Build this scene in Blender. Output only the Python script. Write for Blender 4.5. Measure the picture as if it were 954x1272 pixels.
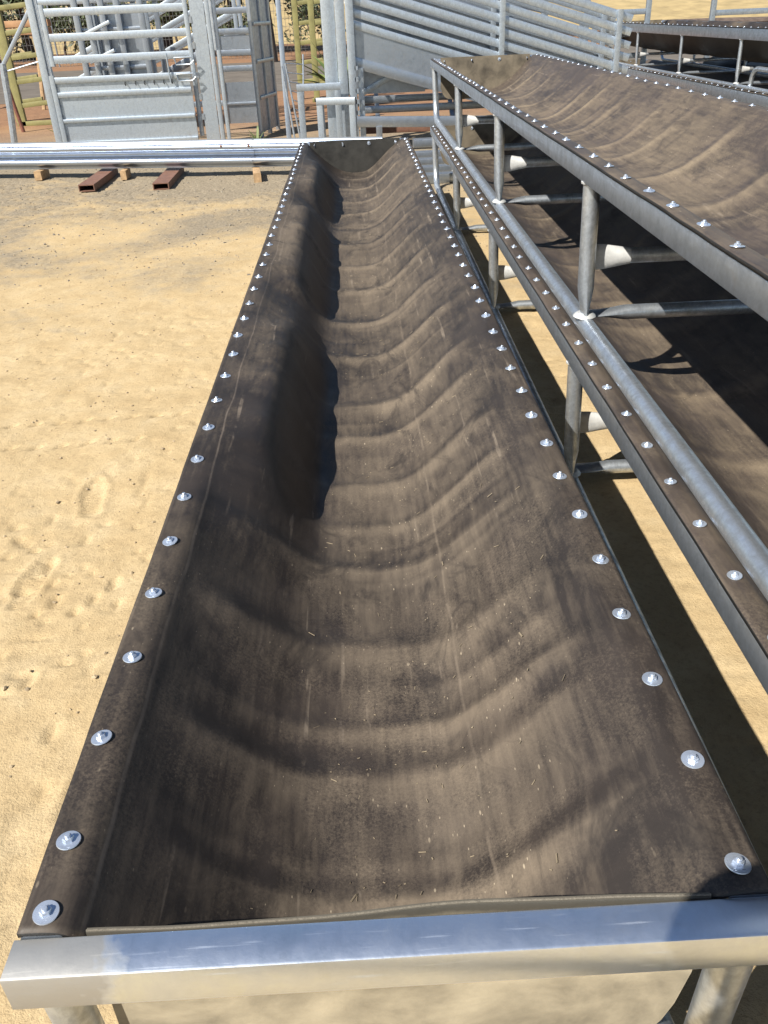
import bpy, bmesh, math, random
import numpy as np
from mathutils import Vector, Matrix

for _o in list(bpy.data.objects):
    bpy.data.objects.remove(_o, do_unlink=True)
scene = bpy.context.scene
col = scene.collection
R = math.radians
random.seed(7)

# ------------------------------------------------------------------ camera
cam_d = bpy.data.cameras.new('camera')
cam = bpy.data.objects.new('camera', cam_d)
col.objects.link(cam)
scene.camera = cam
cam_d.sensor_fit = 'VERTICAL'
cam_d.sensor_height = 36.0
cam_d.lens = 1040.0 / 1272.0 * 36.0
cam_d.clip_start = 0.02
cam_d.clip_end = 2000.0
PITCH, ROLL, YAW = 0.53937, -0.04479, 0.01474
_f = Vector((math.sin(YAW) * math.cos(PITCH), math.cos(YAW) * math.cos(PITCH), -math.sin(PITCH)))
_r = Vector((math.cos(YAW), -math.sin(YAW), 0.0))
_u = _r.cross(_f)
_r2 = _r * math.cos(ROLL) + _u * math.sin(ROLL)
_u2 = -_r * math.sin(ROLL) + _u * math.cos(ROLL)
_m = Matrix((_r2, _u2, -_f)).transposed().to_4x4()
_m.translation = Vector((-0.0036, -0.6705, 1.6475))
cam.matrix_world = _m

# ------------------------------------------------------------------ sky, sun, exposure
TO_SUN = Vector((-0.744, -0.67, 1.0)).normalized()
SUN_EL = math.asin(TO_SUN.z)
SUN_ROT = math.atan2(TO_SUN.x, TO_SUN.y)
world = bpy.data.worlds.new('World')
scene.world = world
world.use_nodes = True
wn = world.node_tree
wn.nodes.clear()
sky = wn.nodes.new('ShaderNodeTexSky')
sky.sky_type = 'NISHITA'
sky.sun_disc = False
sky.sun_elevation = SUN_EL
sky.sun_rotation = SUN_ROT
sky.air_density = 1.0
sky.dust_density = 0.6
bg = wn.nodes.new('ShaderNodeBackground')
bg.inputs['Strength'].default_value = 0.06
wo = wn.nodes.new('ShaderNodeOutputWorld')
wn.links.new(sky.outputs[0], bg.inputs[0])
wn.links.new(bg.outputs[0], wo.inputs[0])
sun_d = bpy.data.lights.new('sun', 'SUN')
sun_d.energy = 5.0
sun_d.angle = R(0.5)
sun_d.color = (1.0, 0.94, 0.84)
sun = bpy.data.objects.new('sun', sun_d)
col.objects.link(sun)
sun.rotation_euler = TO_SUN.to_track_quat('Z', 'Y').to_euler()
sun.location = TO_SUN * 30
scene.view_settings.view_transform = 'Standard'
scene.view_settings.look = 'None'
scene.view_settings.gamma = 1.0
scene.view_settings.use_curve_mapping = False
scene.view_settings.exposure = 0.92

# ------------------------------------------------------------------ node helpers
def new_mat(name):
    m = bpy.data.materials.new(name)
    m.use_nodes = True
    nt = m.node_tree
    b = nt.nodes['Principled BSDF']
    return m, nt, b

class NT:
    """tiny node-graph helper"""
    def __init__(s, nt):
        s.nt = nt
    def n(s, t, **kw):
        nd = s.nt.nodes.new(t)
        for k, v in kw.items():
            if k in ('inp',):
                for a, b in v.items():
                    nd.inputs[a].default_value = b
            else:
                setattr(nd, k, v)
        return nd
    def l(s, a, b):
        s.nt.links.new(a, b)
    def coord(s, scale=(1, 1, 1), rot=(0, 0, 0), kind='Object', loc=(0, 0, 0)):
        tc = s.n('ShaderNodeTexCoord')
        mp = s.n('ShaderNodeMapping')
        mp.inputs['Scale'].default_value = scale
        mp.inputs['Rotation'].default_value = rot
        mp.inputs['Location'].default_value = loc
        s.l(tc.outputs[kind], mp.inputs['Vector'])
        return mp.outputs[0]
    def pos(s, scale=(1, 1, 1)):
        g = s.n('ShaderNodeNewGeometry')
        mp = s.n('ShaderNodeMapping')
        mp.inputs['Scale'].default_value = scale
        s.l(g.outputs['Position'], mp.inputs['Vector'])
        return mp.outputs[0]
    def noise(s, vec, scale, detail=4, rough=0.55, dist=0.0):
        nd = s.n('ShaderNodeTexNoise')
        nd.inputs['Scale'].default_value = scale
        nd.inputs['Detail'].default_value = detail
        nd.inputs['Roughness'].default_value = rough
        nd.inputs['Distortion'].default_value = dist
        s.l(vec, nd.inputs['Vector'])
        return nd.outputs['Fac']
    def ramp(s, fac, stops):
        nd = s.n('ShaderNodeValToRGB')
        e = nd.color_ramp.elements
        while len(e) < len(stops):
            e.new(0.5)
        for el, (p, c) in zip(e, stops):
            el.position = p
            el.color = (*c, 1) if len(c) == 3 else c
        s.l(fac, nd.inputs[0])
        return nd.outputs[0]
    def mapr(s, v, a, b, c=0.0, d=1.0):
        nd = s.n('ShaderNodeMapRange')
        nd.inputs[1].default_value = a
        nd.inputs[2].default_value = b
        nd.inputs[3].default_value = c
        nd.inputs[4].default_value = d
        s.l(v, nd.inputs[0])
        return nd.outputs[0]
    def mix(s, fac, a, b, mode='MIX'):
        nd = s.n('ShaderNodeMix', data_type='RGBA', blend_type=mode)
        for sock, v in ((nd.inputs[0], fac), (nd.inputs[6], a), (nd.inputs[7], b)):
            if hasattr(v, 'is_output'):
                s.l(v, sock)
            else:
                sock.default_value = v if not isinstance(v, tuple) or len(v) == 4 else (*v, 1)
        return nd.outputs[2]
    def math(s, op, a, b=0.0):
        nd = s.n('ShaderNodeMath', operation=op)
        for i, v in enumerate((a, b)):
            if hasattr(v, 'is_output'):
                s.l(v, nd.inputs[i])
            else:
                nd.inputs[i].default_value = v
        return nd.outputs[0]
    def bump(s, h, strength=0.3, dist=0.01, normal=None):
        nd = s.n('ShaderNodeBump')
        nd.inputs['Strength'].default_value = strength
        nd.inputs['Distance'].default_value = dist
        s.l(h, nd.inputs['Height'])
        if normal is not None:
            s.l(normal, nd.inputs['Normal'])
        return nd.outputs[0]

def galv(name, base, spread=0.12, r0=0.28, r1=0.5, metallic=1.0, scale=1.0, stain=(0.35, 0.3, 0.24), stain_amt=0.25):
    m, nt, b = new_mat(name)
    g = NT(nt)
    v = g.pos()
    blot = g.noise(v, 16 * scale, 6, 0.68, 0.3)
    fine = g.noise(v, 70 * scale, 3, 0.6)
    lo = tuple(max(0.0, c * (1 - spread * 1.6)) for c in base)
    hi = tuple(min(1.0, c * (1 + spread)) for c in base)
    c = g.ramp(blot, [(0.3, lo), (0.5, base), (0.7, hi)])
    c = g.mix(g.mapr(fine, 0.35, 0.7, 0.0, 0.35), c, lo)
    c = g.mix(g.mapr(g.noise(g.pos((1, 0.12, 0.35)), 60 * scale, 4, 0.65, 0.4), 0.5, 0.68, 0.0, 0.45), c, lo)
    st = g.mapr(g.noise(v, 4.3 * scale, 6, 0.65, 1.2), 0.56, 0.75, 0.0, stain_amt)
    c = g.mix(st, c, stain)
    g.l(c, b.inputs['Base Color'])
    b.inputs['Metallic'].default_value = metallic
    g.l(g.mapr(blot, 0.25, 0.75, r1, r0), b.inputs['Roughness'])
    g.l(g.bump(g.noise(v, 30 * scale, 4, 0.6), 0.12, 0.004), b.inputs['Normal'])
    return m

M = {}
M['galv'] = galv('galvanised_steel', (0.42, 0.46, 0.51), metallic=0.92)
M['galv_pipe'] = galv('galvanised_pipe', (0.56, 0.61, 0.67), spread=0.28, metallic=0.88, r0=0.3, r1=0.55, stain=(0.45, 0.40, 0.26))
M['galv_rail'] = galv('galvanised_rail', (0.38, 0.43, 0.50), spread=0.2, metallic=0.86, r0=0.3, r1=0.48)
M['galv_new'] = galv('bright_galvanised_rail', (0.80, 0.88, 1.0), spread=0.06, metallic=1.0, r0=0.28, r1=0.42, stain_amt=0.15)
_nt = NT(M['galv_new'].node_tree)
_b = M['galv_new'].node_tree.nodes['Principled BSDF']
M['galv_front'] = M['galv_new'].copy()
M['galv_front'].name = 'touched_up_front_rail'
_nt = NT(M['galv_front'].node_tree)
_b = M['galv_front'].node_tree.nodes['Principled BSDF']
_sx = _nt.n('ShaderNodeSeparateXYZ')
_nt.l(_nt.coord(), _sx.inputs[0])
_coat = _nt.math('ADD', _sx.outputs['X'], _nt.math('MULTIPLY', _nt.math('SUBTRACT', _nt.noise(_nt.coord(), 14, 3, 0.6), 0.5), 0.16))
_coat = _nt.mapr(_coat, -0.40, -0.37, 1.0, 0.0)
_src = _b.inputs['Base Color'].links[0].from_socket
_nt.l(_nt.mix(_coat, _src, (0.42, 0.42, 0.41)), _b.inputs['Base Color'])
_scr = _nt.mapr(_nt.noise(_nt.coord((0.06, 1, 1)), 120, 2, 0.6), 0.62, 0.72, 0.0, 1.0)
_nt.l(_nt.mapr(_coat, 0, 1, 0.97, 0.7), _b.inputs['Metallic'])
_r = _b.inputs['Roughness'].links[0].from_socket
_nt.l(_nt.math('ADD', _r, _nt.math('ADD', _nt.math('MULTIPLY', _coat, 0.15), _nt.math('MULTIPLY', _scr, 0.14))), _b.inputs['Roughness'])
M['galv_beam'] = galv('guard_rail_zinc', (0.46, 0.52, 0.62), spread=0.08, metallic=1.0, r0=0.3, r1=0.44, stain_amt=0.1)
M['galv_light'] = galv('pale_galvanised_steel', (0.52, 0.58, 0.64), spread=0.2, metallic=0.9, r0=0.32, r1=0.55, stain_amt=0.25)
M['zinc'] = galv('zinc_fastener', (0.62, 0.69, 0.80), spread=0.15, metallic=0.75, r0=0.22, r1=0.36, stain_amt=0.08)
M['weld'] = galv('cold_galv_weld', (0.55, 0.56, 0.56), spread=0.15, metallic=0.35, r0=0.4, r1=0.6)

def belt_material(name, dark, mid, dust_and_light, amt=1.0):
    m, nt, b = new_mat(name)
    g = NT(nt)
    v = g.coord()
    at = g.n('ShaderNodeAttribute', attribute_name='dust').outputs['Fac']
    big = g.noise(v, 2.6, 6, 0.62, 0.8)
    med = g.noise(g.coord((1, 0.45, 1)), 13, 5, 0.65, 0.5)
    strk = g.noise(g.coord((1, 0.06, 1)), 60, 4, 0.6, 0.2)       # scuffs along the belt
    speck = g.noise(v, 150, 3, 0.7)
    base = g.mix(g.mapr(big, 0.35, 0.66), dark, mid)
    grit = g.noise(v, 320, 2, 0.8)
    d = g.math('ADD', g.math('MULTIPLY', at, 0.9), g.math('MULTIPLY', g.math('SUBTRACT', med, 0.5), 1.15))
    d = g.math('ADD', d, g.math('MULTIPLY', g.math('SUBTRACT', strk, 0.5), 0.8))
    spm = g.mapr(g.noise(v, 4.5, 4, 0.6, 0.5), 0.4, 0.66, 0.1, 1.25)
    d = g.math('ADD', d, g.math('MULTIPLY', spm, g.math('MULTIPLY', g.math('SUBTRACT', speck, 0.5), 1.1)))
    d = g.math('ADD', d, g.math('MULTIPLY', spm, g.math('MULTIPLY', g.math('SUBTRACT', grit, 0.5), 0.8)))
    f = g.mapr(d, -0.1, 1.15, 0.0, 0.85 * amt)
    c = g.mix(f, base, dust_and_light)
    # rubbed-clean dark smears
    smear = g.noise(g.coord((1.0, 0.55, 1), (0, 0, 0.7)), 6.5, 5, 0.7, 1.4)
    c = g.mix(g.mapr(smear, 0.54, 0.68, 0.0, 0.7), c, dark)
    # pale flecks of chaff
    for sc_, rz_, lo_ in ((34, 0.4, 0.46), (58, -0.9, 0.43), (95, 1.3, 0.42)):
        vo = g.n('ShaderNodeTexVoronoi', feature='F1')
        vo.inputs['Scale'].default_value = sc_
        g.l(g.coord((1, 0.38, 1), (0, 0, rz_)), vo.inputs['Vector'])
        fl = g.math('MULTIPLY', g.mapr(vo.outputs['Distance'], 0.085, 0.05), g.mapr(at, 0.05, 0.5, 0.1, 0.85))
        fl = g.math('MULTIPLY', fl, g.mapr(g.noise(v, sc_ * 0.4, 2, 0.5), lo_, lo_ + 0.1))
        c = g.mix(fl, c, (0.33, 0.275, 0.20))
    # long scuffs along the belt and a worn line where it folds over the left rail
    scr = g.noise(g.coord((1, 0.03, 1), (0, 0, 0.05)), 40, 2, 0.5, 0.15)
    scr = g.math('MULTIPLY', g.mapr(scr, 0.66, 0.71), g.mapr(med, 0.45, 0.62, 0.0, 0.6))
    c = g.mix(scr, c, (0.19, 0.155, 0.12))
    sx = g.n('ShaderNodeSeparateXYZ')
    g.l(g.coord(), sx.inputs[0])
    wob = g.math('MULTIPLY', g.math('SUBTRACT', g.noise(g.coord((0, 1, 0)), 2.2, 2, 0.5), 0.5), 0.03)
    ln = g.math('ABSOLUTE', g.math('ADD', g.math('ADD', sx.outputs['X'], 0.437), wob))
    ln = g.math('MULTIPLY', g.mapr(ln, 0.0035, 0.0012), g.mapr(med, 0.35, 0.6, 0.15, 0.6))
    c = g.mix(ln, c, (0.15, 0.122, 0.098))
    ln2 = g.math('ABSOLUTE', g.math('SUBTRACT', g.math('ADD', sx.outputs['X'], g.math('MULTIPLY', wob, 1.2)), 0.17))
    ln2 = g.math('MULTIPLY', g.mapr(ln2, 0.004, 0.001), g.mapr(g.noise(v, 9, 3, 0.6), 0.42, 0.6, 0.0, 0.38))
    c = g.mix(ln2, c, (0.18, 0.145, 0.11))
    g.l(c, b.inputs['Base Color'])
    g.l(g.mapr(f, 0.0, 0.8, 0.52, 0.85), b.inputs['Roughness'])
    b.inputs['Specular IOR Level'].default_value = 0.4
    hgt = g.math('ADD', g.math('MULTIPLY', g.noise(v, 45, 5, 0.65), 0.6), g.math('MULTIPLY', strk, 0.5))
    g.l(g.bump(hgt, 0.35, 0.002), b.inputs['Normal'])
    return m

M['belt'] = belt_material('conveyor_belt_rubber', (0.0165, 0.0132, 0.0115), (0.037, 0.0290, 0.0240), (0.170, 0.135, 0.098))
M['belt_dusty'] = belt_material('dusty_belt_rubber', (0.036, 0.029, 0.0255), (0.068, 0.053, 0.044), (0.225, 0.178, 0.122))

def simple(name, colr, rough=0.7, metallic=0.0, var=0.25, scale=8.0, bump=0.2):
    m, nt, b = new_mat(name)
    g = NT(nt)
    v = g.pos()
    nz = g.noise(v, scale, 5, 0.6, 0.3)
    c = g.ramp(nz, [(0.28, tuple(x * (1 - var) for x in colr)), (0.5, colr), (0.75, tuple(min(1, x * (1 + var)) for x in colr))])
    g.l(c, b.inputs['Base Color'])
    b.inputs['Roughness'].default_value = rough
    b.inputs['Metallic'].default_value = metallic
    if bump:
        g.l(g.bump(g.noise(v, scale * 5, 4, 0.6), bump, 0.006), b.inputs['Normal'])
    return m

M['end_sheet'] = simple('dusty_rubber_end_sheet', (0.125, 0.104, 0.074), 0.75, 0, 0.6, 7)
M['end_front'] = simple('pale_dusty_front_sheet', (0.30, 0.262, 0.19), 0.8, 0, 0.55, 6)
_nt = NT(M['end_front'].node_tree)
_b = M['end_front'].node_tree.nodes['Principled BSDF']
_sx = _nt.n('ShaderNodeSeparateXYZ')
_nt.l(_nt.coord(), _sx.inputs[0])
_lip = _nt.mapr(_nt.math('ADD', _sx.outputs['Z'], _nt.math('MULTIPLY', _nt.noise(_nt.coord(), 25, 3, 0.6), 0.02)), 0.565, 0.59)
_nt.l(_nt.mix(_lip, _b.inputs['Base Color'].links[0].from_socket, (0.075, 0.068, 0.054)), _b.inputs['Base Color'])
M['end_dark'] = simple('dark_rubber_end_sheet', (0.030, 0.029, 0.026), 0.5, 0, 0.5, 9)
M['rubber_under'] = simple('clean_rubber_underside', (0.010, 0.0095, 0.009), 0.55, 0, 0.3, 12, 0.2)  # black stands in for the deep shade under the belts
M['ply'] = simple('belt_ply_edge', (0.13, 0.115, 0.09), 0.8, 0, 0.4, 260)
M['rubber_edge'] = simple('cut_rubber', (0.02, 0.02, 0.02), 0.6, 0, 0.3, 40)
M['timber'] = simple('weathered_timber', (0.36, 0.24, 0.13), 0.85, 0, 0.35, 20)
M['rust'] = simple('red_primer_steel', (0.15, 0.075, 0.05), 0.7, 0, 0.35, 14)
M['black'] = simple('black_poly', (0.012, 0.012, 0.014), 0.4, 0, 0.3, 10, 0.1)

# ------------------------------------------------------------------ mesh helpers
class MB:
    def __init__(s):
        s.v = []
        s.f = []
    def add(s, verts, faces):
        o = len(s.v)
        s.v.extend([tuple(x) for x in verts])
        s.f.extend([tuple(i + o for i in f) for f in faces])
        return s
    def box(s, lo, hi, c=None):
        x0, y0, z0 = lo
        x1, y1, z1 = hi
        vs = [(x0, y0, z0), (x1, y0, z0), (x1, y1, z0), (x0, y1, z0), (x0, y0, z1), (x1, y0, z1), (x1, y1, z1), (x0, y1, z1)]
        return s.add(vs, [(3, 2, 1, 0), (4, 5, 6, 7), (0, 1, 5, 4), (1, 2, 6, 5), (2, 3, 7, 6), (3, 0, 4, 7)])
    def sweep(s, rings, cap=True, closed=True):
        n = len(rings[0])
        vs = [p for r in rings for p in r]
        fs = []
        for i in range(len(rings) - 1):
            for j in range(n if closed else n - 1):
                k = (j + 1) % n
                fs.append((i * n + j, i * n + k, (i + 1) * n + k, (i + 1) * n + j))
        if cap and closed:
            fs.append(tuple(reversed(range(n))))
            fs.append(tuple((len(rings) - 1) * n + j for j in range(n)))
        return s.add(vs, fs)
    def bar(s, p0, p1, w, h, r=0.006, up=(0, 0, 1), seg=2):
        """rounded rectangular section from p0 to p1: w across, h along up"""
        p0, p1 = Vector(p0), Vector(p1)
        d = (p1 - p0).normalized()
        u = Vector(up)
        if abs(d.dot(u)) > 0.98:
            u = Vector((0, 1, 0))
        a = d.cross(u).normalized()
        u = a.cross(d).normalized()
        r = min(r, w * 0.45, h * 0.45)
        prof = []
        for cx, cy, a0 in ((1, 1, 0), (-1, 1, 90), (-1, -1, 180), (1, -1, 270)):
            for k in range(seg + 1):
                t = R(a0 + 90 * k / seg)
                prof.append((cx * (w / 2 - r) + r * math.cos(t), cy * (h / 2 - r) + r * math.sin(t)))
        rings = [[p + a * x + u * y for x, y in prof] for p in (p0, p1)]
        return s.sweep(rings)
    def tube(s, path, rad, n=14, up=(0, 0, 1), cap=True):
        """rad: one radius or, per point, a radius or (ra, rb) with rb along 'up'"""
        path = [Vector(p) for p in path]
        m = len(path)
        if not isinstance(rad, (list, tuple)):
            rad = [rad] * m
        rings = []
        pa = None
        for i, p in enumerate(path):
            d = (path[min(i + 1, m - 1)] - path[max(i - 1, 0)]).normalized()
            if pa is None:
                u = Vector(up)
                if abs(d.dot(u)) > 0.95:
                    u = Vector((0, 1, 0)) if abs(d.y) < 0.9 else Vector((1, 0, 0))
                a = d.cross(u).normalized()
            else:
                a = (pa - d * pa.dot(d)).normalized()
            pa = a
            u = a.cross(d).normalized()
            q = rad[i]
            ra, rb = q if isinstance(q, (list, tuple)) else (q, q)
            rings.append([p + a * (ra * math.cos(t)) + u * (rb * math.sin(t)) for t in [2 * math.pi * k / n for k in range(n)]])
        return s.sweep(rings, cap)
    def lathe(s, prof, n=20, c=(0, 0, 0)):
        rings = [[(c[0] + r * math.cos(2 * math.pi * k / n), c[1] + r * math.sin(2 * math.pi * k / n), c[2] + z) for k in range(n)] for r, z in prof]
        return s.sweep(rings)
    def mesh(s, name, mat, angle=35):
        me = bpy.data.meshes.new(name)
        me.from_pydata(s.v, [], s.f)
        me.update()
        bm = bmesh.new()
        bm.from_mesh(me)
        bmesh.ops.recalc_face_normals(bm, faces=bm.faces)
        bm.to_mesh(me)
        bm.free()
        me.materials.append(mat)
        if angle:
            me.polygons.foreach_set('use_smooth', [True] * len(me.polygons))
            me.set_sharp_from_angle(angle=R(angle))
        return me
    def build(s, name, mat, parent=None, angle=35):
        return link(name, s.mesh(name, mat, angle), parent)

def link(name, me, parent=None, loc=None, rot=None):
    o = bpy.data.objects.new(name, me)
    col.objects.link(o)
    if parent is not None:
        o.parent = parent
    if loc is not None:
        o.location = loc
    if rot is not None:
        o.rotation_euler = rot
    return o

def tag(o, label=None, cat=None, group=None, kind=None):
    if label:
        o['label'] = label
    if cat:
        o['category'] = cat
    if group:
        o['group'] = group
    if kind:
        o['kind'] = kind
    return o

def thing(name, label, cat, loc=(0, 0, 0), rz=0.0, group=None):
    o = bpy.data.objects.new(name, None)
    o.empty_display_size = 0.2
    col.objects.link(o)
    o.location = loc
    o.rotation_euler = (0, 0, rz)
    return tag(o, label, cat, group)

# numpy value noise
def vnoise(x, y, seed=0):
    rs = np.random.RandomState(seed)
    tab = rs.rand(256, 256)
    xi = np.floor(x).astype(int)
    yi = np.floor(y).astype(int)
    fx = x - xi
    fy = y - yi
    fx = fx * fx * fx * (fx * (fx * 6 - 15) + 10)
    fy = fy * fy * fy * (fy * (fy * 6 - 15) + 10)
    g = lambda a, b: tab[a % 256, b % 256]
    return ((g(xi, yi) * (1 - fx) + g(xi + 1, yi) * fx) * (1 - fy) + (g(xi, yi + 1) * (1 - fx) + g(xi + 1, yi + 1) * fx) * fy) * 2 - 1

def fbm(x, y, seed=0, oct=4, gain=0.5):
    s = 0
    a = 1
    for i in range(oct):
        s = s + a * vnoise(x * 2 ** i, y * 2 ** i, seed + i)
        a *= gain
    return s

def grid_mesh(name, X, Y, Z, mat, smooth=True):
    ny, nx = X.shape
    me = bpy.data.meshes.new(name)
    idx = np.arange(nx * ny).reshape(ny, nx)
    q = np.stack([idx[:-1, :-1], idx[:-1, 1:], idx[1:, 1:], idx[1:, :-1]], -1).reshape(-1, 4)
    me.vertices.add(nx * ny)
    me.vertices.foreach_set('co', np.stack([X, Y, Z], -1).astype(np.float32).ravel())
    me.loops.add(q.size)
    me.loops.foreach_set('vertex_index', q.astype(np.int32).ravel())
    me.polygons.add(len(q))
    me.polygons.foreach_set('loop_start', np.arange(0, q.size, 4, dtype=np.int32))
    me.polygons.foreach_set('loop_total', np.full(len(q), 4, dtype=np.int32))
    if smooth:
        me.polygons.foreach_set('use_smooth', np.ones(len(q), dtype=bool))
    me.update(calc_edges=True)
    me.materials.append(mat)
    return me

# ------------------------------------------------------------------ ground
def ground_material():
    m, nt, b = new_mat('sandy_yard_ground')
    g = NT(nt)
    v = g.pos()
    sx = g.n('ShaderNodeSeparateXYZ')
    g.l(g.pos(), sx.inputs[0])
    big = g.noise(v, 0.55, 6, 0.6, 0.6)
    med = g.noise(v, 5.0, 6, 0.62, 0.3)
    fine = g.noise(v, 55, 5, 0.7)
    sand = g.ramp(med, [(0.28, (0.38, 0.282, 0.155)), (0.5, (0.435, 0.332, 0.190)), (0.72, (0.475, 0.375, 0.228))])
    sand = g.mix(g.mapr(fine, 0.5, 0.72, 0.0, 0.55), sand, (0.24, 0.175, 0.10))
    gravel = g.ramp(g.noise(v, 38, 4, 0.75), [(0.3, (0.09, 0.08, 0.064)), (0.5, (0.20, 0.172, 0.132)), (0.7, (0.31, 0.27, 0.205))])
    # grey gravel shows more and more toward the guard rails
    far = g.math('ADD', g.mapr(sx.outputs['Y'], 3.0, 9.4, -0.5, 0.55), g.math('MULTIPLY', g.math('SUBTRACT', big, 0.5), 2.6))
    far = g.math('ADD', far, g.math('MULTIPLY', g.math('SUBTRACT', med, 0.5), 1.1))
    c = g.mix(g.mapr(far, -0.05, 0.5, 0.0, 0.85), sand, gravel)
    red = g.ramp(med, [(0.3, (0.15, 0.068, 0.036)), (0.7, (0.29, 0.145, 0.075))])
    c = g.mix(g.mapr(sx.outputs['Y'], 12.5, 17.0, 0.0, 0.75), c, red)
    g.l(c, b.inputs['Base Color'])
    b.inputs['Roughness'].default_value = 0.95
    b.inputs['Specular IOR Level'].default_value = 0.15
    h = g.math('ADD', g.math('MULTIPLY', fine, 0.5), g.math('MULTIPLY', g.noise(v, 160, 4, 0.7), 0.5))
    g.l(g.bump(h, 0.6, 0.014), b.inputs['Normal'])
    return m

M['ground'] = ground_material()

def axis_steps(segs):
    out = []
    for a, b, st in segs:
        n = max(1, int(round((b - a) / st)))
        out.extend(list(np.linspace(a, b, n, endpoint=False)))
    out.append(segs[-1][1])
    return np.array(out)

gx = axis_steps([(-400, -60, 40), (-60, -8, 4), (-8, -4.4, 0.12), (-4.4, -0.45, 0.013), (-0.45, 1.6, 0.03), (1.6, 8, 0.2), (8, 60, 4), (60, 400, 40)])
gy = axis_steps([(-60, -4, 4), (-4, 0, 0.25), (0, 4.2, 0.013), (4.2, 5.0, 0.02), (5.0, 11.0, 0.03), (11.0, 22, 0.25), (22, 60, 2), (60, 700, 40)])
GX, GY = np.meshgrid(gx, gy)
near = np.clip((GX + 8) / 2, 0, 1) * np.clip((12 - GY) / 2, 0, 1) * np.clip((GY + 4) / 2, 0, 1) * np.clip((8 - GX) / 2, 0, 1)
GZ = 0.014 * fbm(GX * 0.9, GY * 0.9, 3, 3) + 0.0026 * fbm(GX * 5, GY * 5, 11, 3) + 0.0017 * fbm(GX * 21, GY * 21, 21, 2)
rough = np.clip(vnoise(GX * 0.7, GY * 0.7, 40) + 0.5, 0, 1)
pit = np.clip(vnoise(GX * 11, GY * 11, 50) - 0.45, 0, 1)
pit2 = np.clip(vnoise(GX * 23, GY * 23, 61) - 0.5, 0, 1)
GZ -= (0.012 * pit + 0.034 * pit2) * rough
# chevron tread marks of a vehicle that drove across, seen as short slanted dents
for (x0, y0, nx_, dy) in ((-2.3, 3.05, 13, 0.02), (-2.45, 2.78, 13, 0.02), (-2.5, 1.95, 9, 0.03)):
    for k in range(nx_):
        cx, cy = x0 + 0.115 * k, y0 + dy * k * 0.3
        u = (GX - cx) * 0.8 + (GY - cy) * 0.6
        w = -(GX - cx) * 0.6 + (GY - cy) * 0.8
        GZ -= 0.024 * np.exp(-(u / 0.027) ** 2 - (w / 0.011) ** 2)
# boot prints
for (cx, cy, a) in ((-1.05, 0.55, 0.5), (-0.9, 0.25, 0.3), (-1.35, 1.1, 0.9), (-1.7, 1.7, 0.4), (-0.75, 0.85, 0.2), (-1.6, 0.7, 1.2), (-2.0, 2.3, 0.7), (-1.2, 1.75, 0.1), (-2.4, 1.5, 0.6), (-1.15, 2.35, -0.2), (-2.1, 3.6, 0.5), (-2.9, 2.4, 0.9)):
    u = (GX - cx) * math.cos(a) - (GY - cy) * math.sin(a)
    w = (GX - cx) * math.sin(a) + (GY - cy) * math.cos(a)
    d = np.sqrt((u / 0.05) ** 2 + (w / 0.14) ** 2)
    d = d + 0.25 * vnoise(GX * 14, GY * 14, 71)
    GZ += 0.006 * np.exp(-((d - 1.15) / 0.22) ** 2) - 0.011 * (1 / (1 + np.exp((d - 1) * 12))) * (0.7 + 0.3 * np.sign(np.sin(w * 210)))
# a dragged line in the dust
lx = -1.62 + 0.03 * np.sin(GY * 9)
GZ -= 0.014 * np.exp(-((GX - lx) / 0.012) ** 2) * ((GY > 1.35) & (GY < 2.1))
GZ = GZ * near
tag(link('ground', grid_mesh('ground', GX, GY, GZ, M['ground'])), kind='structure')

def ground_z(x, y):
    i = np.clip(np.searchsorted(gx, x), 1, len(gx) - 1)
    j = np.clip(np.searchsorted(gy, y), 1, len(gy) - 1)
    return float(GZ[j, i])

# ------------------------------------------------------------------ feed troughs
def S_(t):
    t = np.clip(t, -1, 1)
    return (1 + t + np.sin(np.pi * t) / np.pi) / 2

def bump1(y, c, w):
    return np.exp(-((y - c) / w) ** 2)

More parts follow.
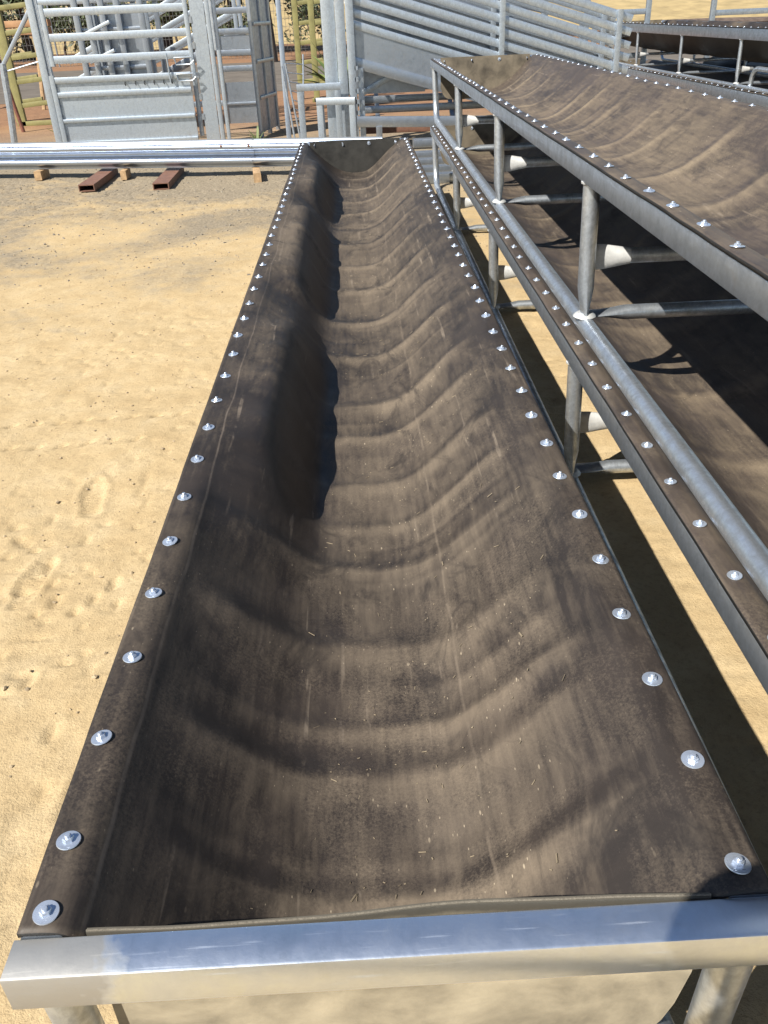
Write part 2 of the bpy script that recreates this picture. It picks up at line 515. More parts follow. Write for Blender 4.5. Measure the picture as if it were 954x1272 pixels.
def make_belt(name, parent, we, L, rimz, D, mat, nx, ny, steep, ripples, seed, rail_w=0.058, dust_light_gain=1.0, x_keep=1.0):
    """rubber belt hung between the two top rails: flat on the rail, down into a U, rippled along its length"""
    xs = np.linspace(-1, 1, nx)
    xs = we * (xs * 0.85 + 0.15 * np.sign(xs) * np.abs(xs) ** 3)
    ys = np.linspace(0.0595, L - 0.0595, ny)
    X, Y = np.meshgrid(xs, ys)
    sc = we / 0.515
    kL = np.interp(Y, steep[0], steep[1])
    kR = steep[2]
    Dy = D * (1 + 0.05 * vnoise(Y * 0.8, Y * 0, seed + 4))
    # (a) one broad sag from rail to rail
    xc = 0.02 * vnoise(Y * 0.7, Y * 0, seed + 6)
    xe = we - 0.068
    sag = np.where(X < xc, (X + xe) / (xe + xc), (xe - X) / (xe - xc))
    rl = np.clip((sag + 0.10) / 0.16, 0, 1)
    sag = 0.5 * (sag + np.sqrt(sag * sag + 0.055 ** 2)) * (rl * rl * (3 - 2 * rl))
    sag = np.clip(sag, 0, 1)
    Za = -Dy * (1 - (1 - sag) ** 2.15)
    # (b) where the belt rolls over a bulged shoulder before it drops
    wl = 0.120 + 0.016 * vnoise(Y * 3.1, Y * 0, seed + 5)
    xl = -0.248 * sc + 0.016 * vnoise(Y * 1.1, Y * 0, seed + 1)
    wr = 0.215 + 0.02 * vnoise(Y * 1.3, Y * 0, seed + 3)
    xr = 0.225 * sc + 0.02 * vnoise(Y * 0.9, Y * 0, seed + 2)
    Zb = -Dy * (S_((X - xl) / wl) - S_((X - xr) / wr))
    k_ = np.where(X < 0, kL, kR)
    cl = np.clip((X + 0.10) / 0.2, 0, 1)
    k_ = kL * (1 - cl) + kR * cl
    Z = (1 - k_) * Za + k_ * Zb
    wt = np.clip((we - 0.085 - np.abs(X)) / 0.12, 0, 1)
    wt = wt * wt * (3 - 2 * wt)
    bend = 0.03 * fbm(X * 2.2, Y * 0.6, seed + 7, 2) + 0.10 * (np.abs(X) / we) ** 2 * vnoise(Y * 0.9, Y * 0 + np.sign(X) * 3, seed + 8)
    dust_and_light = np.zeros_like(X)
    rip = np.zeros_like(X)
    for (yc, w, amp, side) in ripples:
        sw = np.clip(0.72 + side * X / we * 1.1, 0.25, 1)
        tt = (Y + bend - yc) / w
        e = np.where(tt < 0, np.exp(-(tt / 1.5) ** 2), np.exp(-(tt / 0.62) ** 2))
        rip += 1.0 * amp * e * sw
        # dust bands on folds, plus painted sunlit fronts and shaded rear slopes
        rb = random.Random(int(yc * 1000) + seed)
        jig = 0.008 * fbm(X * 6, Y * 3 + yc * 9, seed + 61, 3)
        brk = 0.9 + 0.3 * vnoise(X * 5 + yc * 5, Y * 2.5, seed + 62)
        q = Y + bend + jig
        dust_and_light += np.sign(amp) * sw * brk * (rb.uniform(0.7, 1.05) * bump1(q, yc - 0.42 * w, w * 0.5) + rb.uniform(0.2, 0.6) * bump1(q, yc - 0.1 * w, w * 0.13) - rb.uniform(0.2, 0.45) * bump1(q, yc + 0.6 * w, w * 0.45))
    # small creases between the big folds
    rg = random.Random(seed + 50)
    yq = 0.1
    while yq < L - 0.1:
        w_ = rg.uniform(0.014, 0.032)
        a_ = rg.uniform(0.0008, 0.0024) * rg.choice((1, 1, -1))
        sd = rg.uniform(-0.9, 0.9)
        sw = np.clip(0.5 + sd * X / we * 1.8, 0.0, 1)
        tt = (Y + bend * rg.uniform(0.6, 1.5) - yq) / w_
        e = np.where(tt < 0, np.exp(-(tt / 1.5) ** 2), np.exp(-(tt / 0.7) ** 2))
        rip += a_ * e * sw
        dust_and_light += np.sign(a_) * sw * 0.30 * (bump1(tt, -0.8, 0.8) - 0.7 * bump1(tt, 0.7, 0.7))
        yq += rg.uniform(0.15, 0.5)
    Z += rip * wt
    Z += wt * (0.006 * fbm(X * 4, Y * 2.2, seed + 9, 3) + 0.0015 * fbm(X * 14, Y * 11, seed + 12, 2))
    # flat strip over the rail lifts a little between the bolts
    Z += 0.0022 * (1 - wt) * fbm(X * 6, Y * 4.2, seed + 15, 2)
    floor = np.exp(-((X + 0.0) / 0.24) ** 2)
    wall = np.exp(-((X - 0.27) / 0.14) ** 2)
    dust_and_light = dust_light_gain * (dust_and_light * (0.35 + 0.5 * floor + 0.35 * wall) * np.clip(wt + 0.15, 0, 1) + 0.30 * floor + 0.12 * wall
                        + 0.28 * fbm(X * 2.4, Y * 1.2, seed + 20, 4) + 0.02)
    dust_and_light -= 0.22 * np.clip((-X - 0.06) / 0.12, 0, 1) * np.clip((X + we - 0.10) / 0.06, 0, 1)  # darkens the left wall in colour to deepen its shade
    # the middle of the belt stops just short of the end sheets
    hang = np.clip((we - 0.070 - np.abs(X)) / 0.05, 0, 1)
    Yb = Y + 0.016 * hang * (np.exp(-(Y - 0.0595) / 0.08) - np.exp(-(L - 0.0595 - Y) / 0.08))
    dust_and_light += 0.42 * kL * bump1(X, -0.36 * sc, 0.085) * (0.6 + 0.8 * vnoise(X * 5, Y * 1.7, seed + 33))  # sunlit left shoulder brightened in colour where the belt bulges
    me = grid_mesh(name, X, Yb, Z + rimz, mat)
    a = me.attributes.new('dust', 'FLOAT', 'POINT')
    a.data.foreach_set('value', np.clip(dust_and_light, -1, 2).astype(np.float32).ravel())
    o = link(name, me, parent)
    md = o.modifiers.new('thickness', 'SOLIDIFY')
    md.thickness = 0.009
    md.offset = -1
    me.materials.append(M['rubber_under'])
    md.material_offset = 1
    md.material_offset_rim = 1
    return o, (xs, ys, Z)

_bolt_cache = {}
def bolt_meshes():
    if not _bolt_cache:
        w = MB()
        w.lathe([(0.0055, 0.0), (0.0178, 0.0), (0.0182, 0.0010), (0.0176, 0.0022), (0.0100, 0.0024), (0.0055, 0.0026)], 24)
        n = MB()
        n.lathe([(0.0085, 0.0022), (0.0088, 0.0030), (0.0088, 0.0068), (0.0076, 0.0082), (0.0050, 0.0086)], 6)
        s_ = MB()
        s_.lathe([(0.0045, 0.0070), (0.0045, 0.0118), (0.0036, 0.0130), (0.001, 0.0132)], 12)
        nb = MB()
        nb.v, nb.f = list(n.v), list(n.f)
        nb.add(s_.v, s_.f)
        _bolt_cache['nut'] = nb.mesh('bolt', M['zinc'])
        _bolt_cache['washer'] = w.mesh('washer', M['zinc'])
        j = MB()
        j.add(w.v, w.f)
        j.add(nb.v, nb.f)
        _bolt_cache['both'] = j.mesh('bolt', M['zinc'])
    return _bolt_cache

def add_bolt(parent, loc, rot=(0, 0, 0), split=False):
    c = bolt_meshes()
    jit = (rot[0] + random.uniform(-0.09, 0.09), rot[1] + random.uniform(-0.09, 0.09), rot[2] + random.uniform(0, 6.28))
    if split:
        b = link('bolt', c['nut'], parent, loc, jit)
        link('washer', c['washer'], b)
    else:
        b = link('bolt', c['both'], parent, loc, jit)
        b.scale = (0.86, 0.86, 0.8)
    return b

t_prof = {}
def make_trough(label, loc, rz, L, a, H, posts, bolts_l, bolts_r, steep, ripples, seed, mat, res, group='belt feed troughs',
                rail_mat='galv_rail', front_mat=None, D=0.285, split=False, end_far='end_sheet', end_near='end_sheet', dust_light_gain=1.0, pipe_r=0.03, rh=0.070):
    t = thing('feed_trough', label, 'feed trough', loc, rz, group)
    rw = 0.058
    bt = 0.009
    rz_top = H - bt                     # top of the steel rails
    zc = rz_top - rh / 2
    xo = a + 0.029
    rm = M[rail_mat]
    for s in (-1, 1):
        MB().bar((s * (xo - rw / 2), rw + 0.001, zc), (s * (xo - rw / 2), L - rw - 0.001, zc), rw, rh, 0.005).build('top_rail', rm, t)
    er = MB()
    er.bar((-xo - 0.006, rw / 2, zc), (xo + 0.006, rw / 2, zc), rw, rh, 0.0045)
    fr = er.build('end_rail', M[front_mat] if front_mat else rm, t)
    er = MB()
    er.bar((-xo - 0.004, L - rw / 2, zc + 0.004), (xo + 0.004, L - rw / 2, zc + 0.004), rw, rh, 0.008)
    er.build('end_rail', rm, t)
    # pipe runners, bent up at both ends to make the corner legs
    xr = a - 0.02
    zr = pipe_r + 0.002
    top = rz_top - rh + 0.004
    for s in (-1, 1):
        path = []
        br = 0.20
        y0, y1 = 0.045, L - 0.045
        path.append((s * (xr + 0.012), y0, top))
        path.append((s * xr, y0, zr + br))
        for k in range(1, 8):
            ang = k / 8 * math.pi / 2
            path.append((s * xr, y0 + br - br * math.cos(ang), zr + br - br * math.sin(ang)))
        path.append((s * xr, y0 + br, zr))
        for k in range(1, 12):
            path.append((s * xr, y0 + br + (y1 - y0 - 2 * br) * k / 12, zr))
        path.append((s * xr, y1 - br, zr))
        for k in range(1, 8):
            ang = k / 8 * math.pi / 2
            path.append((s * xr, y1 - br + br * math.sin(ang), zr + br - br * math.cos(ang)))
        path.append((s * xr, y1, zr + br))
        path.append((s * (xr + 0.012), y1, top))
        MB().tube(path, pipe_r, 16).build('runner', M['galv_pipe'], t)
        for yy in (y0, y1):
            MB().lathe([(0.030, -0.012), (0.037, -0.008), (0.038, -0.002), (0.030, 0.001)], 14, (s * (xr + 0.012), yy, top)).build('weld', M['weld'], t)
    # posts with pinched feet, and cross pipes with flattened ends
    for py in posts:
        for s in (-1, 1):
            p0, p1 = Vector((s * (xr + 0.004), py, zr + pipe_r * 0.6)), Vector((s * (a - 0.004), py, top))
            pr = pipe_r * 0.97
            zz = [(0, (pr * 1.25, pr * 0.35)), (0.10, (pr * 1.2, pr * 0.6)), (0.24, (pr, pr)), (0.6, (pr, pr)), (1.0, (pr, pr))]
            MB().tube([p0.lerp(p1, q) for q, _ in zz], [rr for _, rr in zz], 16, up=(1, 0, 0)).build('post', M['galv_pipe'], t)
            MB().lathe([(0.036, 0), (0.042, 0.006), (0.036, 0.014), (0.028, 0.02)], 12, (s * (xr + 0.003), py, zr + pipe_r * 0.75)).build('weld', M['weld'], t)
            MB().lathe([(0.030, -0.012), (0.036, -0.008), (0.037, -0.002), (0.030, 0.002)], 12, (s * (a - 0.004), py, top)).build('weld', M['weld'], t)
        def cross(z, flat_up, name, dy, inset):
            x = xr - inset
            pr = pipe_r * 0.9
            fl = (pr * 0.28, pr * 1.5) if flat_up else (pr * 1.5, pr * 0.28)
            ks = [(-1, fl), (-0.90, fl), (-0.70, (pr, pr)), (0, (pr, pr)), (0.72, (pr, pr)), (0.90, fl), (1, fl)]
            return MB().tube([(x * k, py + dy, z) for k, _ in ks], [rr for _, rr in ks], 16, up=(0, 0, 1)).build(name, M['galv_pipe'], t)
        def paddles(bearer, z, dy):
            x = xr + 0.015
            pr = pipe_r * 0.9
            for s in (-1, 1):
                ks = [(1.0, (pr * 0.30, pr * 1.55)), (0.95, (pr * 0.34, pr * 1.75)), (0.86, (pr * 0.42, pr * 1.65)), (0.76, (pr * 0.8, pr * 1.3)), (0.68, (pr * 1.03, pr * 1.03))]
                MB().tube([(s * x * k, py + dy - 0.002, z) for k, _ in ks], [r_ for _, r_ in ks], 14, up=(0, 0, 1)).build('flattened_end', M['weld'], bearer)  # ends paler than their pipe, direct sun put into the colour
        cross(zr + 0.018, False, 'cross_pipe', 0.055, 0.012)
        paddles(cross(H - D - 0.055, True, 'belt_bearer', pipe_r * 1.25, -0.015), H - D - 0.055, pipe_r * 1.25)
    # belt
    we = a + 0.031
    belt, prof = make_belt('belt', t, we, L, H, D, M[mat], res[0], res[1], steep, ripples, seed, dust_light_gain=dust_light_gain)
    md = belt.modifiers[0]
    # rubber end sheets hung inside the end rails, cut to the belt's section
    xs, ys, Z = prof
    for end, y0, row, mm, sgn in ((0, rw + 0.0025, 4, end_near, 1), (1, L - rw - 0.016, -5, end_far, -1)):
        zrow = Z[row]
        pts = []
        sel = [i for i in range(0, len(xs), 2) if abs(xs[i]) <= a - 0.045]
        mb = MB()
        nrow = 5
        vs = []
        th = 0.007
        for i in sel:
            x = xs[i]
            zb = H - 0.08 - 0.30 * max(0.0, 1 - (abs(x) / (a - 0.044)) ** 14.0) ** 0.7
            zb = min(zb, H + zrow[i] - 0.016)
            if end == 0:
                wav = 0.004 + 0.004 * math.sin(x * 9.3 + 0.7) + 0.0012 * math.sin(x * 23)
                wav *= max(0.0, 1 - (abs(x) / (a - 0.03)) ** 6)
                ztop = H - 0.010 + 0.004 * math.sin(x * 7)
            else:
                wav = 0.002
                ztop = H + 0.006
            zb = min(zb, ztop - 0.006)
            for k in range(nrow):
                f = k / (nrow - 1)
                z = ztop + (zb - ztop) * f
                yy = y0 + sgn * wav * (1 - f) ** 0.6
                vs.append((x, yy, z))
            for k in range(nrow):
                f = k / (nrow - 1)
                z = ztop + (zb - ztop) * f
                yy = y0 + sgn * wav * (1 - f) ** 0.6 + th
                vs.append((x, yy, z))
        w2 = 2 * nrow
        fs = []
        for i in range(len(sel) - 1):
            b0, b1 = i * w2, (i + 1) * w2
            for k in range(nrow - 1):
                fs.append((b0 + k, b1 + k, b1 + k + 1, b0 + k + 1))
                fs.append((b0 + nrow + k, b0 + nrow + k + 1, b1 + nrow + k + 1, b1 + nrow + k))
            fs.append((b0, b0 + nrow, b1 + nrow, b1))
            fs.append((b0 + nrow - 1, b1 + nrow - 1, b1 + w2 - 1, b0 + w2 - 1))
        mb.add(vs, fs)
        es = mb.build('end_sheet', M[mm], t, 40)
        if end == 0 and split:
            # woven ply cord showing along the cut top edge
            tp = [(vs[i * w2][0], vs[i * w2][1] + th * 0.35, vs[i * w2][2] + 0.0012) for i in range(len(sel))]
            MB().tube(tp, 0.0016, 6).build('ply_edge', M['ply'], es)
        if end == 1:
            n_b = 4
            for k in range(n_b):
                x = -a + 0.11 + (2 * a - 0.2) * k / (n_b - 1)
                add_bolt(t, (x, y0 - 0.003, H - 0.028), (R(90), 0, 0), split)
    for s, bl in ((-1, bolts_l), (1, bolts_r)):
        for y in bl:
            if 0.04 < y < L - 0.03:
                j = min(max(int((y - 0.066) / (L - 0.132) * (len(ys) - 1)), 0), len(ys) - 1)
                xb = s * (a + random.uniform(-0.004, 0.004))
                i = int(np.argmin(np.abs(xs - xb)))
                add_bolt(t, (xb, y, H + float(Z[j, i]) + 0.0004), split=split)
    t_prof[label] = prof
    return t

OFF1 = -0.0345
rp1 = []
rr = random.Random(4)
for yc, amp, w, side in ((7.55, .010, .07, 0), (7.06, .016, .09, .3), (6.55, .013, .08, 0), (6.03, .018, .09, -.2), (5.55, -.010, .07, .3), (5.04, .020, .10, .2),
                         (4.52, .015, .08, -.2), (4.0, .018, .09, .3), (3.42, .020, .10, 0), (2.91, .016, .09, .4), (2.37, .021, .085, .2), (2.11, .014, .06, .4),
                         (1.77, .019, .08, .2), (1.53, .010, .05, .4), (1.29, .021, .07, -.15), (0.93, .025, .08, -.1), (0.66, .011, .05, .4), (0.52, .022, .075, -.2), (0.24, .014, .06, .3)):
    rp1.append((yc - OFF1 - 0.05, w, amp, side))
steep1 = ([0, 1.10, 1.35, 1.60, 2.0, 2.6, 2.85, 3.25, 3.55, 4.3, 5.0, 5.25, 5.5, 5.8, 6.4, 7.0, 7.4, 8.2],
          [0, 0.05, 0.30, 0.84, 0.97, 0.92, 0.46, 0.30, 0.86, 0.95, 0.88, 0.42, 0.36, 0.86, 0.92, 0.80, 0.2, 0.0], 0.42)
trough1 = make_trough('long dusty belt feed trough nearest the camera with a bright silver front rail', (0, OFF1, 0), 0.0, 8.07, 0.483, 0.60,
                      [1.9, 4.05, 6.2],
                      [0.088] + [0.2036 + 0.2072 * i for i in range(38)], [0.101 + 0.1906 * i for i in range(42)],
                      steep1, rp1, 100, 'belt', (170, 620), front_mat='galv_front', split=True, end_far='end_dark', end_near='end_front')

PROF1 = list(t_prof.values())[0]
def rand_ripples(L, seed, n, amp):
    r = random.Random(seed)
    out = []
    y = 0.3
    while y < L - 0.3:
        out.append((y, r.uniform(0.06, 0.1), amp * r.uniform(0.6, 1.2), r.uniform(-0.4, 0.4)))
        y += L / n * r.uniform(0.6, 1.4)
    return out

TH2 = -0.0101
trough_low = make_trough('bottom belt feed trough of the two stacked right beside the nearest one', (1.2545, -0.3, 0), TH2, 9.1, 0.52, 0.60,
                         [0.35, 2.5, 4.65, 6.8],
                         [0.0118 + 0.2054 * i for i in range(46)], [0.1 + 0.2054 * i for i in range(46)],
                         ([0, 9], [0.12, 0.12], 0.15), rand_ripples(9.1, 5, 16, 0.010), 300, 'belt_dusty', (90, 260), dust_light_gain=0.75)
trough_up = make_trough('top belt feed trough of the two stacked right beside the nearest one', (1.2815, -0.2, 0.602), TH2, 9.28, 0.52, 0.602,
                        [0.35, 2.49, 4.63, 6.83],
                        [0.012 + 0.207 * i for i in range(46)], [0.012 + 0.207 * i for i in range(46)],
                        ([0, 9], [0.12, 0.12], 0.15), rand_ripples(9.28, 9, 17, 0.015), 400, 'belt_dusty', (110, 400))

# ------------------------------------------------------------------ road and far ground
M['road'] = simple('grey_gravel_road', (0.13, 0.115, 0.10), 0.95, 0, 0.25, 1.5)
M['road'].node_tree.nodes['Principled BSDF'].inputs['Specular IOR Level'].default_value = 0.1
M['grass_dry'] = simple('dry_grass', (0.33, 0.25, 0.12), 0.95, 0, 0.3, 0.8)
rd = MB()
rd.add([(-120, 21, .006), (120, 25, .006), (120, 41, .006), (-120, 37, .006)], [(0, 1, 2, 3)])
tag(rd.build('road', M['road'], angle=0), kind='structure')
px = np.linspace(-260, 260, 140)
py = np.linspace(62, 330, 60)
PX, PY = np.meshgrid(px, py)
PZ = 0.02 + np.clip((PY - 62) / 16, 0, 1) * 2.0 + np.clip((PY - 78) / 110, 0, 3) * 2.2 + 0.25 * fbm(PX * 0.06, PY * 0.06, 77, 3) * np.clip((PY - 62) / 30, 0, 1)
tag(link('dry_paddock', grid_mesh('dry_paddock', PX, PY, PZ, M['grass_dry'])), kind='structure')

# ------------------------------------------------------------------ generic copies
def copy_tree(o, parent=None):
    c = o.copy()
    col.objects.link(c)
    if parent is not None:
        c.parent = parent
    for ch in o.children:
        copy_tree(ch, c)
    return c

# ------------------------------------------------------------------ guard rails on blocks
def guard_rail(label, x0, x1, base, ang, bolts=(), dy=0.0):
    t = thing('guard_rail', label, 'guard rail', base, ang, 'galvanised guard rails laid end to end')
    # W section standing on edge: two rounded humps toward the camera
    prof = []
    for k in range(41):
        z = -0.155 + 0.31 * k / 40
        y = -0.041 * math.cos(4 * math.pi * z / 0.31 + math.pi) * (1 if abs(z) < 0.145 else 0.7)
        y = -0.043 * math.tanh(2.2 * -math.cos(4 * math.pi * z / 0.30)) / math.tanh(2.2)
        prof.append((y, z + 0.155))
    inner = [(y + 0.006, z) for y, z in reversed(prof)]
    ring = prof + inner
    mb = MB()
    n = 9
    mb.sweep([[(x0 + (x1 - x0) * i / (n - 1), y + dy, z) for y, z in ring] for i in range(n)])
    mb.build('beam', M['galv_beam'], t, 50)
    for bx in bolts:
        MB().lathe([(0.012, 0), (0.016, 0.004), (0.012, 0.012), (0.004, 0.014)], 10).build('bolt', M['rust'], t).matrix_local = Matrix.Translation((bx, dy - 0.04, 0.245)) @ Matrix.Rotation(R(90), 4, 'X')
    return t

GA = math.atan2(-1.10, 4.8)
gbase = (-1.20, 10.035, 0.105)
guard_rail('guard rail section at the left edge of the photo', -6.6, -3.10, gbase, GA, (-3.32,), 0.004)
guard_rail('longest bright guard rail section resting on the timber blocks', -3.17, 0.0, gbase, GA, (-0.37, -0.03), -0.005)
guard_rail('guard rail section ending behind the nearest trough', -0.10, 1.55, gbase, GA, (), 0.004)

def block(name, label, cat, loc, size, rz, mat, group=None, tilt=0.0):
    x, y, z = size
    mb = MB()
    mb.bar((0, -y / 2, z / 2), (0, y / 2, z / 2), x, z, 0.006)
    o = mb.build(name, mat)
    o.location = loc
    o.rotation_euler = (0, tilt, rz)
    return tag(o, label, cat, group)

block('timber_block', 'short timber block under the left end of the longest guard rail', 'timber block', (-3.93, 10.66, 0), (0.09, 0.25, 0.104), -0.1, M['timber'], 'blocks under the guard rails')
block('timber_block', 'thin timber block between the two red steel bearers', 'timber block', (-2.82, 10.38, 0), (0.07, 0.25, 0.104), 0.0, M['timber'], 'blocks under the guard rails')
block('timber_block', 'timber block under the guard rail joint beside the trough', 'timber block', (-1.17, 9.92, 0), (0.085, 0.62, 0.104), 0.12, M['timber'], 'blocks under the guard rails')
def bearer(label, loc, rz):
    t = thing('steel_bearer', label, 'steel bearer', loc, rz, 'red steel bearers under the guard rails')
    w, h, L, th = 0.18, 0.075, 1.25, 0.010
    m = MB()
    for lo, hi in (((-w / 2, 0, h - th), (w / 2, L, h)), ((-w / 2, 0, 0.002), (w / 2, L, th)), ((-w / 2, 0.0, th + .001), (-w / 2 + th, L, h - th - .001)), ((w / 2 - th, 0.0, th + .001), (w / 2, L, h - th - .001))):
        m.box(lo, hi)
    m.build('hollow_section', M['rust'], t)
    return t
bearer('wider-set red steel bearer left of the other under the guard rail', (-3.08, 9.55, 0.0), 0.02)
bearer('red steel bearer nearer the trough under the guard rail', (-2.21, 9.43, 0.0), 0.03)

# ------------------------------------------------------------------ cattle yard gates at the back left
GL, GG, GP = M['galv_light'], M['galv'], M['galv_pipe']
def part_bar(t, name, p0, p1, w, h, mat=GL, r=0.004):
    return MB().bar(p0, p1, w, h, r).build(name, mat, t)
def part_tube(t, name, path, rad, mat=GP, n=10):
    return MB().tube(path, rad, n).build(name, mat, t)
def part_box(t, name, lo, hi, mat=GL):
    return MB().box(lo, hi).build(name, mat, t, 0)

# half-sheeted slide gate
g1 = thing('yard_gate', 'half sheeted galvanised cattle gate with three open top rails', 'gate', (-3.30, 13.3, 0))
for z in (1.80, 1.49, 1.21):
    part_bar(g1, 'rail', (-0.99, 0, z), (0.97, 0, z), 0.045, 0.10)
part_bar(g1, 'stile', (-1.02, 0, 1.13), (-1.02, 0, 1.90), 0.06, 0.06)
part_bar(g1, 'stile', (1.00, 0, 0.12), (1.00, 0, 1.90), 0.06, 0.06)
part_bar(g1, 'stile', (-1.02, -0.18, 0.10), (-1.02, -0.18, 1.02), 0.07, 0.06)
part_bar(g1, 'rail', (-0.98, -0.18, 0.955), (0.98, -0.18, 0.955), 0.05, 0.08)
part_bar(g1, 'rail', (-0.98, -0.18, 0.765), (0.96, -0.18, 0.765), 0.05, 0.07)
part_box(g1, 'slotted_plate', (-0.98, -0.17, 0.80), (0.95, -0.155, 0.915))
sh = part_box(g1, 'sheet', (-0.985, -0.17, 0.10), (0.965, -0.162, 0.73), M['galv_light'])
part_bar(g1, 'sheet_rib', (-0.98, -0.19, 0.42), (0.96, -0.19, 0.42), 0.04, 0.05)
part_bar(g1, 'bottom_rail', (-0.98, -0.18, 0.11), (0.96, -0.18, 0.11), 0.05, 0.05)
for i, x in enumerate((0.02, 0.17, 0.30, 0.44, 0.58, 0.70)):
    part_tube(g1, 'slot_hook', [(x, -0.19, 0.90), (x, -0.215, 0.88), (x + 0.01, -0.215, 0.85)], 0.008, M['black'], 6)
for z in (1.14, 0.93):
    part_tube(g1, 'latch', [(0.78, -0.22, z + 0.04), (1.02, -0.22, z + 0.04), (1.06, -0.22, z), (1.0, -0.22, z - 0.05), (0.8, -0.22, z - 0.05), (0.78, -0.22, z + 0.04)], 0.012, GL, 8)
part_tube(g1, 'latch_rod', [(0.68, -0.24, 1.24), (0.69, -0.24, 0.86)], 0.012, GL, 8)

p = thing('yard_post', 'tall square post at the left end of the half sheeted gate', 'post', (-4.46, 13.3, 0))
part_bar(p, 'shaft', (0, 0, 0), (0, 0, 2.5), 0.10, 0.09)
part_box(p, 'base_plate', (-0.1, -0.1, 0), (0.1, 0.1, 0.012))
part_tube(p, 'hinge_rod', [(0.09, 0.0, 0.2), (0.09, 0.0, 2.35)], 0.018)

b = thing('pipe_prop', 'round pipe prop with a diagonal stay at the far left edge', 'prop', (-5.14, 13.3, 0))
part_tube(b, 'pipe', [(-0.02, 0, 0), (0.05, 0, 0.6), (0.10, 0, 1.2)], 0.05)
part_bar(b, 'stay', (0.10, 0, 1.17), (0.66, 0, 1.85), 0.05, 0.05, GG)
part_tube(b, 'tie_rod', [(0.10, 0, 1.09), (0.62, 0, 1.20)], 0.012)

p = thing('slide_post', 'wide plate post beside the latch of the half sheeted gate', 'post', (-2.12, 13.2, 0))
part_box(p, 'plate', (-0.10, -0.02, 0.02), (0.10, 0.0, 2.5), GL)
part_bar(p, 'channel', (0.14, 0.02, 0), (0.14, 0.02, 2.5), 0.06, 0.08)
part_bar(p, 'rod', (0.235, 0.0, 0.02), (0.235, 0.0, 1.25), 0.05, 0.05)
part_tube(p, 'spring_rod', [(0.20, 0.0, 1.25), (0.20, -0.02, 2.5)], 0.03)
for z in (0.35, 0.62, 0.9, 1.28, 1.6):
    part_box(p, 'lug', (-0.13, -0.03, z), (-0.09, 0.01, z + 0.08), GG)

g2 = thing('yard_gate', 'narrow sheeted gate standing in shade behind the wide plate post', 'gate', (-1.86, 15.0, 0))
for z in (1.74, 1.45, 1.15, 0.92):
    part_bar(g2, 'rail', (-0.24, 0, z), (0.26, 0, z), 0.045, 0.09, GG)
part_bar(g2, 'stile', (-0.27, 0, 0.05), (-0.27, 0, 2.3), 0.07, 0.06, GG)
part_bar(g2, 'stile', (0.29, 0, 0.05), (0.29, 0, 2.3), 0.07, 0.06, GG)
part_box(g2, 'sheet', (-0.23, -0.005, 0.1), (0.25, 0.003, 0.72), GG)
part_bar(g2, 'sheet_rib', (-0.23, -0.02, 0.4), (0.25, -0.02, 0.4), 0.03, 0.04, GG)
part_box(g2, 'sheet', (-0.23, -0.005, 1.2), (0.25, 0.003, 1.40), GG)

w = thing('sheeted_panel', 'tall sheeted race panel seen nearly edge-on with dappled shadow', 'panel', (-1.38, 14.2, 0), R(78))
part_box(w, 'sheet', (-0.35, -0.004, 0.06), (0.55, 0.004, 2.4), M['galv_rail'])
for x in (-0.37, 0.1, 0.57):
    part_bar(w, 'stile', (x, 0.0, 0.0), (x, 0.0, 2.45), 0.06, 0.06, GG)
for z in (0.55, 1.05, 1.55, 2.05):
    part_bar(w, 'rail', (-0.34, -0.03, z), (0.54, -0.03, z), 0.03, 0.05, GG)

l = thing('lattice_frame', 'thin lattice frame leaning between the sheeted panel and the loading ramp', 'frame', (-0.95, 13.0, 0))
part_bar(l, 'upright', (-0.02, 0, 0.0), (-0.02, 0.25, 2.4), 0.07, 0.05, GG)
part_tube(l, 'chord', [(0.02, -0.05, 1.05), (0.16, -0.1, 0.0)], 0.014)
part_tube(l, 'chord', [(-0.03, -0.08, 1.02), (0.08, -0.14, 0.0)], 0.014)
part_tube(l, 'chord', [(0.28, 0.1, 1.15), (0.20, -0.05, 0.0)], 0.012)
for k in range(9):
    f0, f1 = k / 9, (k + 1) / 9
    a0 = Vector((0.02, -0.05, 1.05)).lerp(Vector((0.16, -0.1, 0)), f0)
    b0 = Vector((0.28, 0.1, 1.15)).lerp(Vector((0.20, -0.05, 0)), f1)
    part_tube(l, 'lacing_bar', [a0, b0], 0.008)

